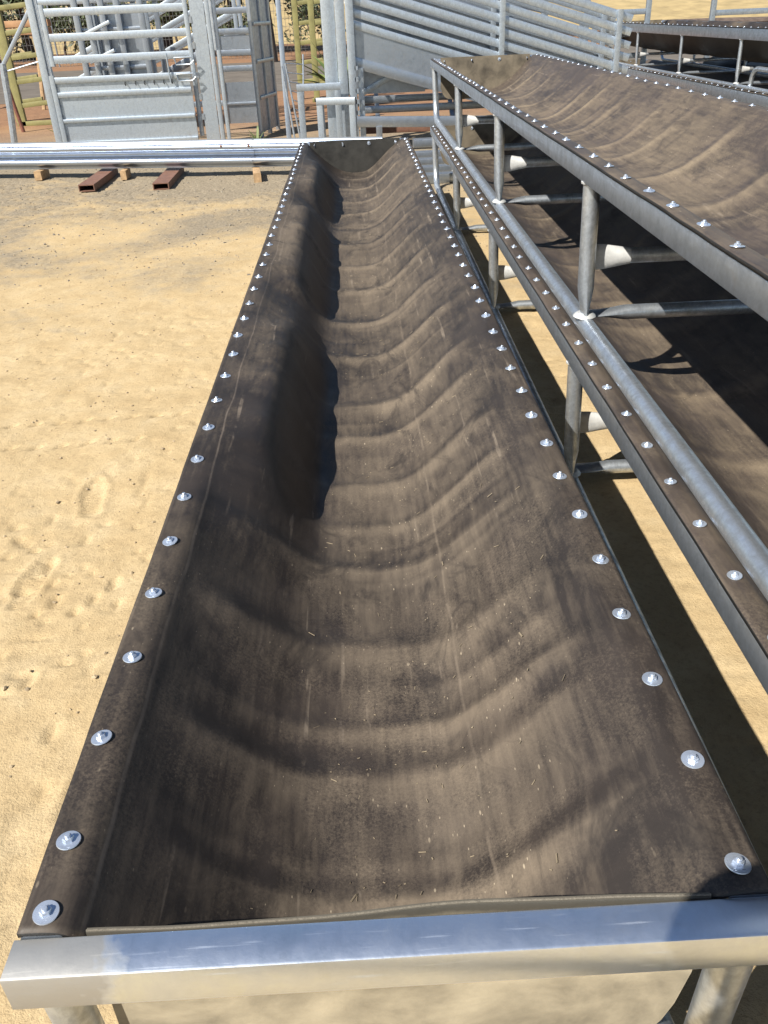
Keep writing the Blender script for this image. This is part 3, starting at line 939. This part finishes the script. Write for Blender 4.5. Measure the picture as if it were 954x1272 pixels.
# ------------------------------------------------------------------ loading ramp behind the troughs
def loading_ramp(label, loc, x_top, x_end, offs, sheet, y_sides, mat_a, zfloor=1.10, sl=0.30, posts=(1.95, 3.3), top_posts=True, rz=0.0):
    t = thing('loading_ramp', label, 'loading ramp', loc, rz)
    zz = lambda x, o: max(zfloor + o - sl * x, 0.06)
    for sy in y_sides:
        part_bar(t, 'floor_beam', (x_top, sy, zz(x_top, 0)), (x_end, sy, zz(x_end, 0)), 0.06, 0.13, M['galv'])
        for o in offs:
            part_bar(t, 'side_rail', (x_top, sy, zz(x_top, o)), (x_end, sy, zz(x_end, o)), 0.05, 0.09, mat_a)
        if sheet:
            z0, z1 = sheet
            m = MB()
            y0, y1 = sy - 0.004, sy + 0.004
            vs = [(x_top, y, zz(x_top, z0)) for y in (y0, y1)] + [(x_end, y, zz(x_end, z0)) for y in (y0, y1)] + [(x_top, y, zz(x_top, z1)) for y in (y0, y1)] + [(x_end, y, zz(x_end, z1)) for y in (y0, y1)]
            m.add(vs, [(0, 2, 6, 4), (1, 5, 7, 3), (0, 4, 5, 1), (2, 3, 7, 6), (4, 6, 7, 5), (0, 1, 3, 2)])
            m.build('side_sheet', GG, t, 0)
        for x in posts:
            part_bar(t, 'side_post', (x, sy - 0.055, max(zz(x, 0) - 0.05, 0.0)), (x, sy - 0.055, zz(x, max(offs)) + 0.06), 0.07, 0.05, GL)
    n = 14
    for k in range(n):
        x = x_top + 0.1 + (x_end - x_top - 0.2) * k / (n - 1)
        part_bar(t, 'floor_cleat', (x, y_sides[0] + 0.04, zz(x, 0.06)), (x, y_sides[-1] - 0.04, zz(x, 0.06)), 0.05, 0.03, GG)
    return t

ramp = loading_ramp('long galvanised loading ramp with sloping side rails behind the stacked troughs', (0, 11.6, 0), 0.02, 3.62,
                    (0.43, 0.56, 0.70, 0.84, 0.98, 1.12, 1.27, 1.42), (0.05, 0.40), (0.0, 0.75), GL, posts=(1.95, 3.45))
rm_ = MB()
_zz = lambda x, o: 1.10 + o - 0.30 * x
rm_.add([(x, y, _zz(x, o)) for x in (0.05, 3.6) for y in (0.795, 0.803) for o in (0.05, 1.0)], [(0, 1, 5, 4), (2, 6, 7, 3), (0, 4, 6, 2), (1, 3, 7, 5), (0, 2, 3, 1), (4, 5, 7, 6)])
rm_.build('side_sheet', GG, ramp, 0)
for x, w_ in ((-0.25, 0.17), (-0.10, 0.12), (0.02, 0.10)):
    part_bar(ramp, 'head_post', (x, -0.08 if x > -0.2 else -0.02, 0.0), (x, -0.08 if x > -0.2 else -0.02, 2.7), w_, 0.07, GL)
part_bar(ramp, 'head_post', (-0.26, 0.76, 0.0), (-0.26, 0.76, 2.7), 0.12, 0.07, GL)
part_bar(ramp, 'leg', (0.13, -0.02, 0.0), (0.13, -0.02, 1.02), 0.07, 0.07, GL)
part_bar(ramp, 'leg', (0.13, 0.77, 0.0), (0.13, 0.77, 1.02), 0.07, 0.07, GL)
part_bar(ramp, 'base_rail', (-0.02, -0.10, 0.40), (2.6, -0.10, 0.30), 0.06, 0.13, GG)
part_bar(ramp, 'leg', (0.34, -0.12, 0.0), (0.34, -0.12, 0.33), 0.08, 0.06, GG)
part_bar(ramp, 'brace', (0.12, 0.42, 0.68), (0.68, 0.42, 0.95), 0.05, 0.07, GL)
part_box(ramp, 'head_sheet', (0.05, 0.44, 0.68), (1.0, 0.45, 1.03), GG)
for k in range(6):
    part_bar(ramp, 'latch_lug', (0.075, -0.10, 0.35 + 0.13 * k), (0.075, -0.10, 0.40 + 0.13 * k), 0.05, 0.03, GL)

loading_ramp('second loading ramp showing through behind the long one', (1.0, 13.4, 0), 0.0, 3.0, (0.22, 0.42, 0.62, 0.82, 1.02), (0.03, 0.2), (0.0, 0.8), GG, zfloor=1.02, sl=0.24, posts=(0.15, 1.3, 2.6))
# short trestles standing in front of the ramp head
def trestle(label, x, y, w, h, rz):
    t = thing('trestle', label, 'trestle', (x, y, 0), rz, 'short trestles by the loading ramp')
    part_bar(t, 'leg', (-w / 2, 0, 0), (-w / 2, 0, h), 0.08, 0.07, GL)
    part_bar(t, 'leg', (w / 2, 0, 0), (w / 2, 0, h), 0.08, 0.07, GL)
    part_bar(t, 'top_bar', (-w / 2 - 0.04, 0, h + 0.04), (w / 2 + 0.04, 0, h + 0.04), 0.08, 0.08, GL)
    return t
trestle('taller square-topped trestle left of the loading ramp head', -0.42, 11.35, 0.48, 0.80, 0.0)
trestle('lower trestle leaning in front of the loading ramp head', -0.20, 10.95, 0.42, 0.66, -0.25)

# stack of steel lengths stored below the ramp
GB = 'steel lengths stacked below the loading ramp'
for i, (x0, x1, y, z, h, lab, mt) in enumerate((
        (0.2, 1.9, 12.9, 0.78, 0.05, 'thin topmost steel length stacked below the loading ramp', GL),
        (0.2, 1.5, 12.7, 0.69, 0.07, 'pale steel length second from top below the loading ramp', GL),
        (0.1, 1.9, 12.5, 0.57, 0.09, 'steel length third from top below the loading ramp', GG),
        (0.1, 2.1, 12.2, 0.47, 0.09, 'lowest steel length lying just above the rusty beam', GG))):
    o = MB().bar((x0, y, z), (x1, y, z), 0.08, h, 0.01).build('steel_length', mt)
    tag(o, lab, 'steel length', GB)
for x in (0.35, 1.4):
    o = MB().bar((x, 12.0, 0.19), (x, 13.0, 0.70), 0.06, 0.05, 0.006).build('stack_bearer', GG)
    tag(o, 'sloping bearer carrying the steel lengths at its %s end' % ('left' if x < 1 else 'right'), 'bearer', 'bearers of the steel stack')
o = MB().bar((0.1, 12.0, 0.26), (2.4, 11.95, 0.26), 0.12, 0.14, 0.01).build('rusty_beam', M['rust'])
tag(o, 'rusty red beam lying below the loading ramp', 'beam')
for i, (y, z, x0, x1) in enumerate(((9.0, 0.06, 0.62, 2.6), (9.45, 0.07, 0.6, 2.4), (9.95, 0.08, 0.6, 2.5), (10.45, 0.09, 0.7, 2.6), (10.9, 0.18, 0.75, 2.6))):
    o = MB().bar((x0, y, z), (x1, y + 0.1, z), 0.14, 0.10, 0.012).build('flat_steel_section', GG)
    tag(o, ('nearest', 'second nearest', 'middle', 'second farthest', 'farthest')[i] + ' grey steel section lying on the ground past the nearest trough', 'steel section', 'steel sections on the ground past the trough')

# ------------------------------------------------------------------ second stack of troughs at the upper right
rpA = rand_ripples(8.6, 31, 12, 0.008)
make_trough('bottom trough of the stacked pair at the upper right, in front of the black-bellied one', (5.50, 9.75, 0), 0.0, 8.6, 0.52, 0.60, [1.75, 3.85, 5.95],
            [0.1 + 0.207 * i for i in range(42)], [], ([0, 9], [0.12, 0.12], 0.15), rpA, 500, 'belt_dusty', (60, 140), rh=0.125)
make_trough('top trough of the stacked pair at the upper right with its black belly showing', (5.50, 8.95, 0.602), 0.0, 8.6, 0.52, 0.69, [2.4, 4.6, 6.8],
            [0.1 + 0.207 * i for i in range(42)], [], ([0, 9], [0.12, 0.12], 0.15), rpA, 500, 'belt', (60, 140), pipe_r=0.026, D=0.42, rh=0.125)
h = thing('pipe_hoop', 'bent galvanised pipe hoop on the rail at the right edge', 'pipe hoop', (5.03, 11.0, 0.60))
hp = [(0, 0, 0.0), (0, -0.02, 0.10)] + [(0, -0.02 - 0.15 * (1 - math.cos(k * R(15))), 0.10 + 0.15 * math.sin(k * R(15))) for k in range(1, 7)] + [(0, -1.2, 0.25), (0, -1.9, 0.25)]
hp += [(0, -1.9 - 0.15 * math.sin(k * R(15)), 0.10 + 0.15 * math.cos(k * R(15))) for k in range(1, 7)] + [(0, -2.06, 0.0)]
part_tube(h, 'pipe', hp, 0.03)

# ------------------------------------------------------------------ more of the yard behind the gates
LR = loading_ramp('loading ramp rising to the right far behind the half sheeted gate', (-1.9, 16.8, 0), 0.0, 3.2, (0.33, 0.68, 1.02), None, (0.0, 0.8), GL, zfloor=1.45, sl=0.44, posts=(0.1, 1.9), rz=0.0)
LR.scale = (-1, 1, 1)
cr = thing('cattle_crush', 'blue-grey cattle crush frame standing behind the half sheeted gate', 'cattle crush', (-3.75, 15.2, 0))
for x in (-0.62, -0.42, -0.20, 0.05, 0.42):
    part_bar(cr, 'upright', (x, 0.02 * x, 0), (x, 0.02 * x, 2.4), 0.09, 0.08, GG)
    part_bar(cr, 'upright', (x + 0.1, 0.75, 0), (x + 0.1, 0.75, 2.4), 0.08, 0.08, GG)
for z in (0.5, 1.0, 1.55, 2.1):
    part_bar(cr, 'cross_rail', (-0.66, 0.06, z), (0.46, 0.06, z), 0.05, 0.06, GG)
part_box(cr, 'side_sheet', (-0.18, 0.09, 0.1), (0.40, 0.10, 1.9), GG)
for k, z in enumerate((0.62, 1.1, 1.5)):
    part_bar(cr, 'lever', (-0.5, -0.12, z), (-0.05, -0.22, z + 0.16), 0.05, 0.05, GL)

race = thing('cattle_race', 'long galvanised cattle race crossing behind the half sheeted gate', 'cattle race', (-5.2, 15.9, 0))
for k in range(5):
    x = 0.9 * k
    part_bar(race, 'post', (x, 0, 0), (x, 0, 2.2), 0.08, 0.08, GL)
for z in (0.35, 1.98):
    part_bar(race, 'rail', (0.05, -0.07, z), (3.65, -0.07, z), 0.045, 0.09, GL)
part_box(race, 'sheet', (0.95, 0.05, 0.2), (1.75, 0.058, 1.75), GG)
M['yellow'] = simple('yellow_painted_steel', (0.21, 0.195, 0.075), 0.6, 0, 0.25, 6)
M['redbrown'] = simple('red_oxide_pipe', (0.15, 0.055, 0.035), 0.7, 0, 0.3, 10)
M['dull_timber'] = simple('stacked_sawn_timber', (0.34, 0.20, 0.105), 0.85, 0, 0.3, 5)
def rack(label, loc, rz, n_arm, arm, h):
    t = thing('cantilever_rack', label, 'storage rack', loc, rz, 'yellow storage racks')
    part_bar(t, 'upright', (0, 0, 0), (0, 0, h), 0.12, 0.10, M['yellow'])
    part_bar(t, 'upright', (-0.38, 0.9, 0), (-0.38, 0.9, h), 0.12, 0.10, M['yellow'])
    part_bar(t, 'foot', (-0.1, 0, 0.04), (arm, 0, 0.04), 0.10, 0.08, M['yellow'])
    for k in range(n_arm):
        z = 0.35 + (h - 0.5) * k / (n_arm - 1)
        part_bar(t, 'arm', (0.05, 0, z), (arm, 0, z + 0.04), 0.08, 0.08, M['yellow'])
        part_bar(t, 'arm', (-0.33, 0.9, z), (arm - 0.38, 0.9, z + 0.04), 0.08, 0.08, M['yellow'])
    return t
rack('yellow steel storage rack behind the pipe prop at the left', (-6.35, 17.3, 0), 0.0, 5, 0.55, 2.1)
rack('yellow steel storage rack beside the strappy plant', (-0.75, 19.5, 0), 0.0, 5, 0.55, 2.0)
tag(MB().tube([(-6.0, 16.2, 0), (-6.28, 16.3, 1.9)], 0.035, 10).build('leaning_pipe', M['redbrown']), 'red-brown pipe leaning at the far left edge', 'pipe')
for k, (y, z) in enumerate(((21.0, 1.55), (21.05, 1.70))):
    tag(MB().bar((-9.5, y, z), (-6.6, y, z), 0.25, 0.13, 0.01).build('sawn_beam', M['dull_timber']),
        ('lower', 'upper')[k] + ' sawn timber beam on trestles under the mesh fence', 'timber beam', 'sawn timber beams at the back left')
for k, x in enumerate((-9.2, -6.9)):
    t = thing('timber_trestle', ('left', 'right')[k] + ' dark trestle carrying the sawn timber beams', 'trestle', (x, 21.0, 0), 0, 'trestles at the back left')
    for s_ in (-1, 1):
        part_bar(t, 'leg', (0.12 * s_, -0.3, 0), (0.03 * s_, -0.05, 1.46), 0.07, 0.07, M['timber'])
    part_bar(t, 'cap', (-0.15, 0, 1.45), (0.15, 0, 1.45), 0.2, 0.07, M['timber'])

# wire mesh fence across the road
M['wire'] = simple('fence_wire', (0.20, 0.20, 0.20), 0.5, 0.6, 0.2, 9, 0)
def mesh_fence(label, x0, x1, y, zb, h):
    t = thing('mesh_fence', label, 'fence', (x0, y, zb))
    L = x1 - x0
    n = int(L / 3)
    for k in range(n + 1):
        part_tube(t, 'post', [(L * k / n, 0, -0.3), (L * k / n, 0, h + 0.1)], 0.04, GG, 8)
    m = MB()
    nv = int(L / 0.16)
    for k in range(nv):
        x = L * k / nv
        m.bar((x, 0, 0), (x, 0, h), 0.012, 0.012, 0.001, seg=1)
    for k in range(9):
        z = h * k / 8
        m.bar((0, 0.02, z), (L, 0.02, z), 0.012, 0.012, 0.001, seg=1)
    o = m.build('wire_mesh', M['wire'], t, 0)
    o['kind'] = 'stuff'
    return t
mesh_fence('long wire mesh fence beyond the gravel road', -26, 6, 43.0, 0.0, 2.4)

# ------------------------------------------------------------------ trees and plants
def leaf_material(name, c0, c1):
    m, nt, b = new_mat(name)
    g = NT(nt)
    oi = g.n('ShaderNodeTexNoise')
    oi.inputs['Scale'].default_value = 1.7
    g.l(g.pos(), oi.inputs['Vector'])
    g.l(g.ramp(oi.outputs['Fac'], [(0.3, c0), (0.7, c1)]), b.inputs['Base Color'])
    b.inputs['Roughness'].default_value = 0.6
    return m
M['leaf'] = leaf_material('gum_leaves', (0.035, 0.05, 0.022), (0.09, 0.11, 0.05))
M['leaf2'] = leaf_material('bright_leaves', (0.06, 0.10, 0.025), (0.16, 0.20, 0.06))
M['bark'] = simple('dark_bark', (0.10, 0.075, 0.062), 0.9, 0, 0.4, 4, 0.5)

def tree(label, loc, h, r, seed, leaves=1500, tr=0.28, group='trees beyond the road', low=0.35):
    rg = np.random.RandomState(seed)
    t = thing('tree', label, 'tree', loc, 0, group)
    m = MB()
    path = [(0.25 * math.sin(k * 0.9 + seed) * k / 6, 0.2 * math.cos(k * 1.1 + seed) * k / 6, h * 0.75 * k / 6 - 0.1) for k in range(7)]
    m.tube(path, [tr * (1 - 0.11 * k) for k in range(7)], 10)
    tips = []
    for k in range(9):
        a = 2 * math.pi * k / 9 + rg.rand()
        b0 = Vector(path[3 + k % 3])
        e = Vector((math.cos(a) * r * (0.4 + 0.4 * rg.rand()), math.sin(a) * r * (0.4 + 0.4 * rg.rand()), h * (low + 0.2 + (0.8 - low) * rg.rand())))
        mid = b0.lerp(e, 0.5) + Vector((0, 0, 0.3))
        m.tube([b0, mid, e], [tr * 0.4, tr * 0.25, tr * 0.08], 6)
        tips += [e, mid]
    m.build('trunk', M['bark'], t)
    n = leaves
    ti = rg.randint(0, len(tips), n)
    c = np.array([tuple(x) for x in tips])[ti] + rg.normal(0, 1, (n, 3)) * np.array([r * 0.2, r * 0.2, h * 0.075])
    d1 = rg.normal(0, 1, (n, 3)); d1 /= np.linalg.norm(d1, axis=1)[:, None]
    d2 = np.cross(d1, rg.normal(0, 1, (n, 3))); d2 /= np.linalg.norm(d2, axis=1)[:, None]
    sz = (0.10 + 0.16 * rg.rand(n, 1)) * (h / 7)
    V = np.stack([c - d1 * sz * 1.6, c + d2 * sz * 0.6, c + d1 * sz * 1.6, c - d2 * sz * 0.6], 1).reshape(-1, 3)
    me = bpy.data.meshes.new('crown')
    me.from_pydata(V.tolist(), [], np.arange(n * 4).reshape(-1, 4).tolist())
    me.materials.append(M['leaf'])
    link('crown', me, t)
    return t
tree('dark-barked tree standing across the road right of the sheeted panel', (-3.35, 38.5, 0), 9.5, 3.4, 3, 2200, 0.42, low=0.42)
tree('thinner dark-barked tree across the road behind the narrow gate', (-6.9, 47, 0), 9, 3.0, 5, 1500, 0.3, low=0.4)
pos_names = ('leftmost', 'second', 'third', 'fourth', 'fifth', 'sixth', 'rightmost')
for k, x in enumerate((-34, -28, -22.5, -17.5, -12.5, -7.5, 8.0)):
    tree('%s tree of the dark row behind the mesh fence' % pos_names[k], (x * 0.8, 50 + (k * 37 % 5), 0), 8.0 + (k * 13 % 4) * 0.6, 3.9, 20 + k, 2200, 0.3, 'dark tree row behind the mesh fence', low=0.12)

for k, (x, y, hh) in enumerate(((-17, 46, 3.2), (-14, 47, 2.8), (-11.2, 46, 3.4), (-8.6, 47.5, 3.0), (-5.6, 46.5, 2.6), (-1.8, 48, 2.6))):  # bushes added to darken the view behind the gates
    tree('%s low dark bush just behind the mesh fence' % ('leftmost', 'second', 'third', 'fourth', 'fifth', 'rightmost')[k], (x, y, 0), hh, 1.9, 60 + k, 1500, 0.08, 'low bushes behind the mesh fence', low=0.0)

def strappy(label, loc, n, L, seed, mat, group=None):
    rg = random.Random(seed)
    t = thing('strappy_plant', label, 'plant', loc, 0, group)
    for k in range(n):
        a = rg.uniform(0, 6.28)
        l = L * rg.uniform(0.6, 1.1)
        w = l * 0.055
        lean = rg.uniform(0.25, 0.95)
        m = MB()
        rings = []
        for q in range(6):
            f = q / 5
            rr_ = l * lean * f
            z = l * (f * (1.15 - lean * 0.5) - 0.45 * lean * f * f)
            ww = w * (1 - f ** 2) + 0.002
            cx, cy = math.cos(a) * rr_, math.sin(a) * rr_
            nx_, ny_ = -math.sin(a), math.cos(a)
            rings.append([(cx + nx_ * ww, cy + ny_ * ww, z + ww * 0.4), (cx, cy, z), (cx - nx_ * ww, cy - ny_ * ww, z + ww * 0.4), (cx, cy, z - 0.004)])
        m.sweep(rings)
        m.build('leaf', mat, t)
    return t
strappy('big green strappy plant left of the tall loading ramp posts', (-0.15, 18.0, 0.15), 34, 1.35, 2, M['leaf2'])
strappy('small weed growing at the foot of the sheeted panel', (-1.45, 13.0, 0), 14, 0.28, 8, M['leaf2'])
strappy('small yellow-green weed beside the pipe prop foot', (-4.75, 14.5, 0), 16, 0.35, 9, M['leaf2'])

# weatherboard house up the slope
M['white'] = simple('white_weatherboard', (0.62, 0.62, 0.60), 0.6, 0, 0.06, 2, 0)
M['glass'] = simple('dark_window_glass', (0.02, 0.025, 0.03), 0.08, 0, 0.2, 3, 0)
M['tin'] = simple('grey_tin_roof', (0.30, 0.31, 0.32), 0.45, 0.3, 0.1, 2, 0)
hs = thing('house', 'white weatherboard house up the slope beyond the loading ramp posts', 'house', (-3.6, 84, 2.05))
part_box(hs, 'wall', (0, 0, 0), (11, 7, 3.1), M['white'])
for k in range(15):
    part_box(hs, 'board', (-0.02, -0.03, 0.2 * k + 0.03), (11.02, -0.003, 0.2 * k + 0.2), M['white'])
for x in (0.7, 2.3, 5.2, 8.2):
    wd = part_box(hs, 'window', (x, -0.09, 0.9), (x + 1.2, -0.035, 2.3), M['white'])
    for dx in (0.06, 0.63):
        for dz in (0.06, 0.73):
            MB().box((x + dx, -0.105, 0.9 + dz), (x + dx + 0.51, -0.092, 0.9 + dz + 0.61)).build('pane', M['glass'], wd, 0)
rfm = MB()
rfm.add([(-0.5, -0.6, 3.0), (11.5, -0.6, 3.0), (11.5, 3.5, 4.9), (-0.5, 3.5, 4.9), (-0.5, 7.6, 3.0), (11.5, 7.6, 3.0)], [(0, 1, 2, 3), (3, 2, 5, 4), (0, 3, 4), (1, 5, 2), (0, 4, 5, 1)])
rfm.build('roof', M['tin'], hs, 0)

# fallen logs on the paddock at the upper right and the frames standing before it
for k, (x0, y0, x1, y1, r_) in enumerate(((18, 60.5, 34, 60, 0.22), (22, 56, 38, 57, 0.18), (30, 66, 46, 65.5, 0.2))):
    z = 0.2 if y0 < 62 else 0.7
    pth = [(x0 + (x1 - x0) * q / 6, y0 + (y1 - y0) * q / 6 + 0.15 * math.sin(q * 2.1), z + 0.05 * math.sin(q)) for q in range(7)]
    tag(MB().tube(pth, [r_ * (1 - 0.06 * q) for q in range(7)], 8).build('fallen_log', M['bark']), ('middle', 'nearest', 'farthest')[k] + ' dark log lying across the dry paddock', 'log', 'logs on the dry paddock')
def side_panel(label, x, y, w, h, rails, rz=0.0, group=None):
    t = thing('rail_fence', label, 'fence', (x, y, 0), rz, group)
    for s_ in (0, w):
        part_bar(t, 'stile', (s_, 0, 0), (s_, 0, h), 0.09, 0.07, GL)
    for z in rails:
        part_bar(t, 'rail', (0.05, 0, z), (w - 0.05, 0, z), 0.05, 0.09, GL)
    return t
side_panel('open rail rail fence behind the top right troughs, left of the logs', 4.35, 16.9, 1.12, 1.95, (0.4, 0.75, 1.1, 1.45))
side_panel('pale rail fence at the top right corner', 6.55, 16.6, 2.4, 2.1, (0.4, 0.8, 1.15, 1.38))
side_panel('rail fence standing square behind the middle of the loading ramp', 1.6, 13.6, 1.3, 2.1, (0.5, 0.9, 1.3, 1.65, 1.95))

# another trough stored past the upper right pair
make_trough('single low trough stored beyond the upper right pair', (7.4, 9.2, 0), 0.0, 8.6, 0.52, 0.60, [2.1, 4.3, 6.4],
            [0.1 + 0.207 * i for i in range(42)], [], ([0, 9], [0.12, 0.12], 0.15), rpA, 500, 'belt', (60, 140), end_far='end_dark')

for k, (y, r_) in enumerate(((11.6, 0.36), (13.3, 0.40), (15.1, 0.38))):
    t = thing('belt_roll', ('nearest', 'middle', 'farthest')[k] + ' black roll of belting lying behind the upper right troughs', 'belt roll', (6.47, y, 0), 0, 'rolls of belting behind the upper right troughs')
    sp = [(((r_ - 0.22 + 0.22 * q / 150)) * math.cos(q * 0.42), (r_ - 0.22 + 0.22 * q / 150) * math.sin(q * 0.42)) for q in range(151)]
    m_ = MB()
    vs = [(x, yy, z + r_) for yy in (-0.75, 0.75) for x, z in sp]
    m_.add(vs, [(i, i + 1, 151 + i + 1, 151 + i) for i in range(150)])
    o = m_.build('coil', M['rubber_under'], t, 50)
    md = o.modifiers.new('thickness', 'SOLIDIFY')
    md.thickness = 0.01
    m_ = MB()
    m_.lathe([(r_ - 0.23, -0.7), (r_ - 0.23, 0.7)], 16)
    o = m_.build('core', M['timber'], t)
    o.rotation_euler = (R(90), 0, 0)
    o.location = (0, 0, r_)

# ------------------------------------------------------------------ loose stones
def stones(name, label, n, seed, area, size, mat, cat):
    rg = np.random.RandomState(seed)
    ico = bmesh.new()
    bmesh.ops.create_icosphere(ico, subdivisions=1, radius=1.0)
    base = np.array([v.co[:] for v in ico.verts])
    faces = np.array([[v.index for v in f.verts] for f in ico.faces])
    ico.free()
    nb = len(base)
    V, Fc = [], []
    x0, x1, y0, y1 = area
    for k in range(n):
        x = x0 + (x1 - x0) * rg.rand()
        y = y0 + (y1 - y0) * rg.rand() ** 0.8
        s_ = size * (0.35 + 1.3 * rg.rand() ** 3)
        b = base * (1 + 0.35 * rg.normal(0, 1, (nb, 1)).clip(-1, 1)) * s_ * np.array([1, 0.6 + 0.5 * rg.rand(), 0.45 + 0.3 * rg.rand()])
        a = rg.rand() * 6.28
        ca, sa = math.cos(a), math.sin(a)
        b = np.stack([b[:, 0] * ca - b[:, 1] * sa, b[:, 0] * sa + b[:, 1] * ca, b[:, 2]], 1)
        V.append(b + np.array([x, y, ground_z(x, y) + s_ * 0.2]))
        Fc.append(faces + k * nb)
    me = bpy.data.meshes.new(name)
    me.from_pydata(np.concatenate(V).tolist(), [], np.concatenate(Fc).tolist())
    me.materials.append(mat)
    o = link(name, me)
    return tag(o, label, cat, kind='stuff')
M['stone'] = simple('sandy_stone', (0.30, 0.235, 0.15), 0.9, 0, 0.35, 30)
M['stone_grey'] = simple('grey_stone', (0.19, 0.17, 0.14), 0.9, 0, 0.4, 30)
stones('gravel', 'sandy clods and pebbles scattered over the yellow ground', 3200, 5, (-4.6, -0.5, -0.3, 7.0), 0.0055, M['stone'], 'gravel')
stones('grey_gravel', 'grey gravel spread before the guard rails', 4500, 6, (-6.5, 1.6, 5.5, 11.5), 0.008, M['stone_grey'], 'gravel')


def chaff(n, seed):
    xs, ys, Z = PROF1
    rg = np.random.RandomState(seed)
    V, Fc = [], []
    for k in range(n):
        x = float(np.clip(rg.normal(0.03, 0.16), -0.38, 0.38))
        y = 0.15 + 7.6 * rg.rand() ** 1.5
        i = int(np.searchsorted(xs, x)); j = int((y - ys[0]) / (ys[-1] - ys[0]) * (len(ys) - 1))
        i = min(max(i, 1), len(xs) - 2); j = min(max(j, 1), len(ys) - 2)
        z = float(Z[j, i])
        gx_ = float((Z[j, i + 1] - Z[j, i - 1]) / (xs[i + 1] - xs[i - 1]))
        gy_ = float((Z[j + 1, i] - Z[j - 1, i]) / (ys[j + 1] - ys[j - 1]))
        an = rg.rand() * 6.28
        l = 0.0018 + 0.007 * rg.rand() ** 4
        w = 0.0007 + 0.0008 * rg.rand()
        d = np.array([math.cos(an), math.sin(an)]); p_ = np.array([-d[1], d[0]])
        o = len(V)
        for sg, sw_, up in ((-1, -1, 0), (1, -1, 0), (1, 1, 0), (-1, 1, 0), (-1, 0, 1), (1, 0, 1)):
            q = d * sg * l + p_ * sw_ * w
            V.append((x + q[0], y + q[1] + OFF1, 0.60 + z + gx_ * q[0] + gy_ * q[1] + 0.0006 + up * 0.0014))
        Fc += [(o, o + 1, o + 5, o + 4), (o + 2, o + 3, o + 4, o + 5), (o, o + 4, o + 3), (o + 1, o + 2, o + 5)]
    me = bpy.data.meshes.new('chaff')
    me.from_pydata(V, [], Fc)
    me.materials.append(simple('dry_chaff', (0.17, 0.138, 0.095), 0.9, 0, 0.4, 60, 0))
    return tag(link('chaff', me), 'specks of dry chaff lying in the nearest trough', 'chaff', kind='stuff')
chaff(420, 3)

# ------------------------------------------------------------------ the person taking the picture (stands behind the lens, shadow falls on the near rail)
M['shirt'] = simple('navy_work_shirt', (0.03, 0.045, 0.09), 0.85, 0, 0.2, 12)
M['trousers'] = simple('khaki_work_trousers', (0.16, 0.13, 0.085), 0.85, 0, 0.2, 12)
M['skin'] = simple('tanned_skin', (0.42, 0.26, 0.18), 0.55, 0, 0.08, 20, 0.05)
M['felt'] = simple('felt_hat', (0.10, 0.065, 0.04), 0.9, 0, 0.2, 20)
per = thing('person', 'person in a wide-brimmed hat behind the camera, whose shadow crosses the near rail', 'person', (-0.26, -0.88, 0))
def skinned(name, verts, edges, rad, mat, parent, sub=2, root=0):
    me = bpy.data.meshes.new(name)
    me.from_pydata(verts, edges, [])
    me.materials.append(mat)
    o = link(name, me, parent)
    md = o.modifiers.new('skin', 'SKIN')
    md.use_smooth_shade = True
    for i, r_ in enumerate(rad):
        sv = me.skin_vertices[0].data[i]
        sv.radius = r_ if isinstance(r_, tuple) else (r_, r_)
        sv.use_root = (i == root)
    ss = o.modifiers.new('sub', 'SUBSURF')
    ss.levels = ss.render_levels = sub
    return o
bv = [(0, 0, .95), (0, 0, 1.08), (0, -.01, 1.22), (0, 0, 1.36), (0, .01, 1.43), (0, .03, 1.50), (0, .05, 1.58), (0, .06, 1.66),
      (-.17, 0, 1.36), (-.24, .06, 1.16), (-.06, .20, 1.24), (.14, .20, 1.46),
      (.17, 0, 1.36), (.27, .05, 1.18), (.30, .16, 1.40), (.285, .185, 1.56),
      (-.09, 0, .90), (-.10, .02, .50), (-.10, -.01, .10), (-.10, .12, .045),
      (.09, 0, .90), (.10, .02, .50), (.10, -.01, .10), (.10, .12, .045)]
be = [(0, 1), (1, 2), (2, 3), (3, 4), (4, 5), (5, 6), (6, 7), (3, 8), (8, 9), (9, 10), (10, 11), (3, 12), (12, 13), (13, 14), (14, 15),
      (0, 16), (16, 17), (17, 18), (18, 19), (0, 20), (20, 21), (21, 22), (22, 23)]
br_ = [.14, .13, .14, .13, .06, .055, .09, .075, .065, .05, .042, .03, .065, .05, .042, .03, .085, .06, .045, .04, .085, .06, .045, .04]
body = skinned('body', bv, be, br_, M['shirt'], per)
hat = MB()
hat.lathe([(0.001, 0.115), (0.06, 0.118), (0.085, 0.10), (0.098, 0.02), (0.105, 0.0), (0.185, -0.012), (0.192, -0.006), (0.185, -0.002), (0.11, 0.012)], 28, (0, 0.06, 1.645))
hat.build('hat', M['felt'], per)
ph = MB().bar((0.26, 0.196, 1.49), (0.26, 0.196, 1.635), 0.072, 0.008, 0.003).build('phone', M['black'])
ph.location = (-0.26, -0.88, 0)
tag(ph, 'black phone held up behind the camera position', 'phone')
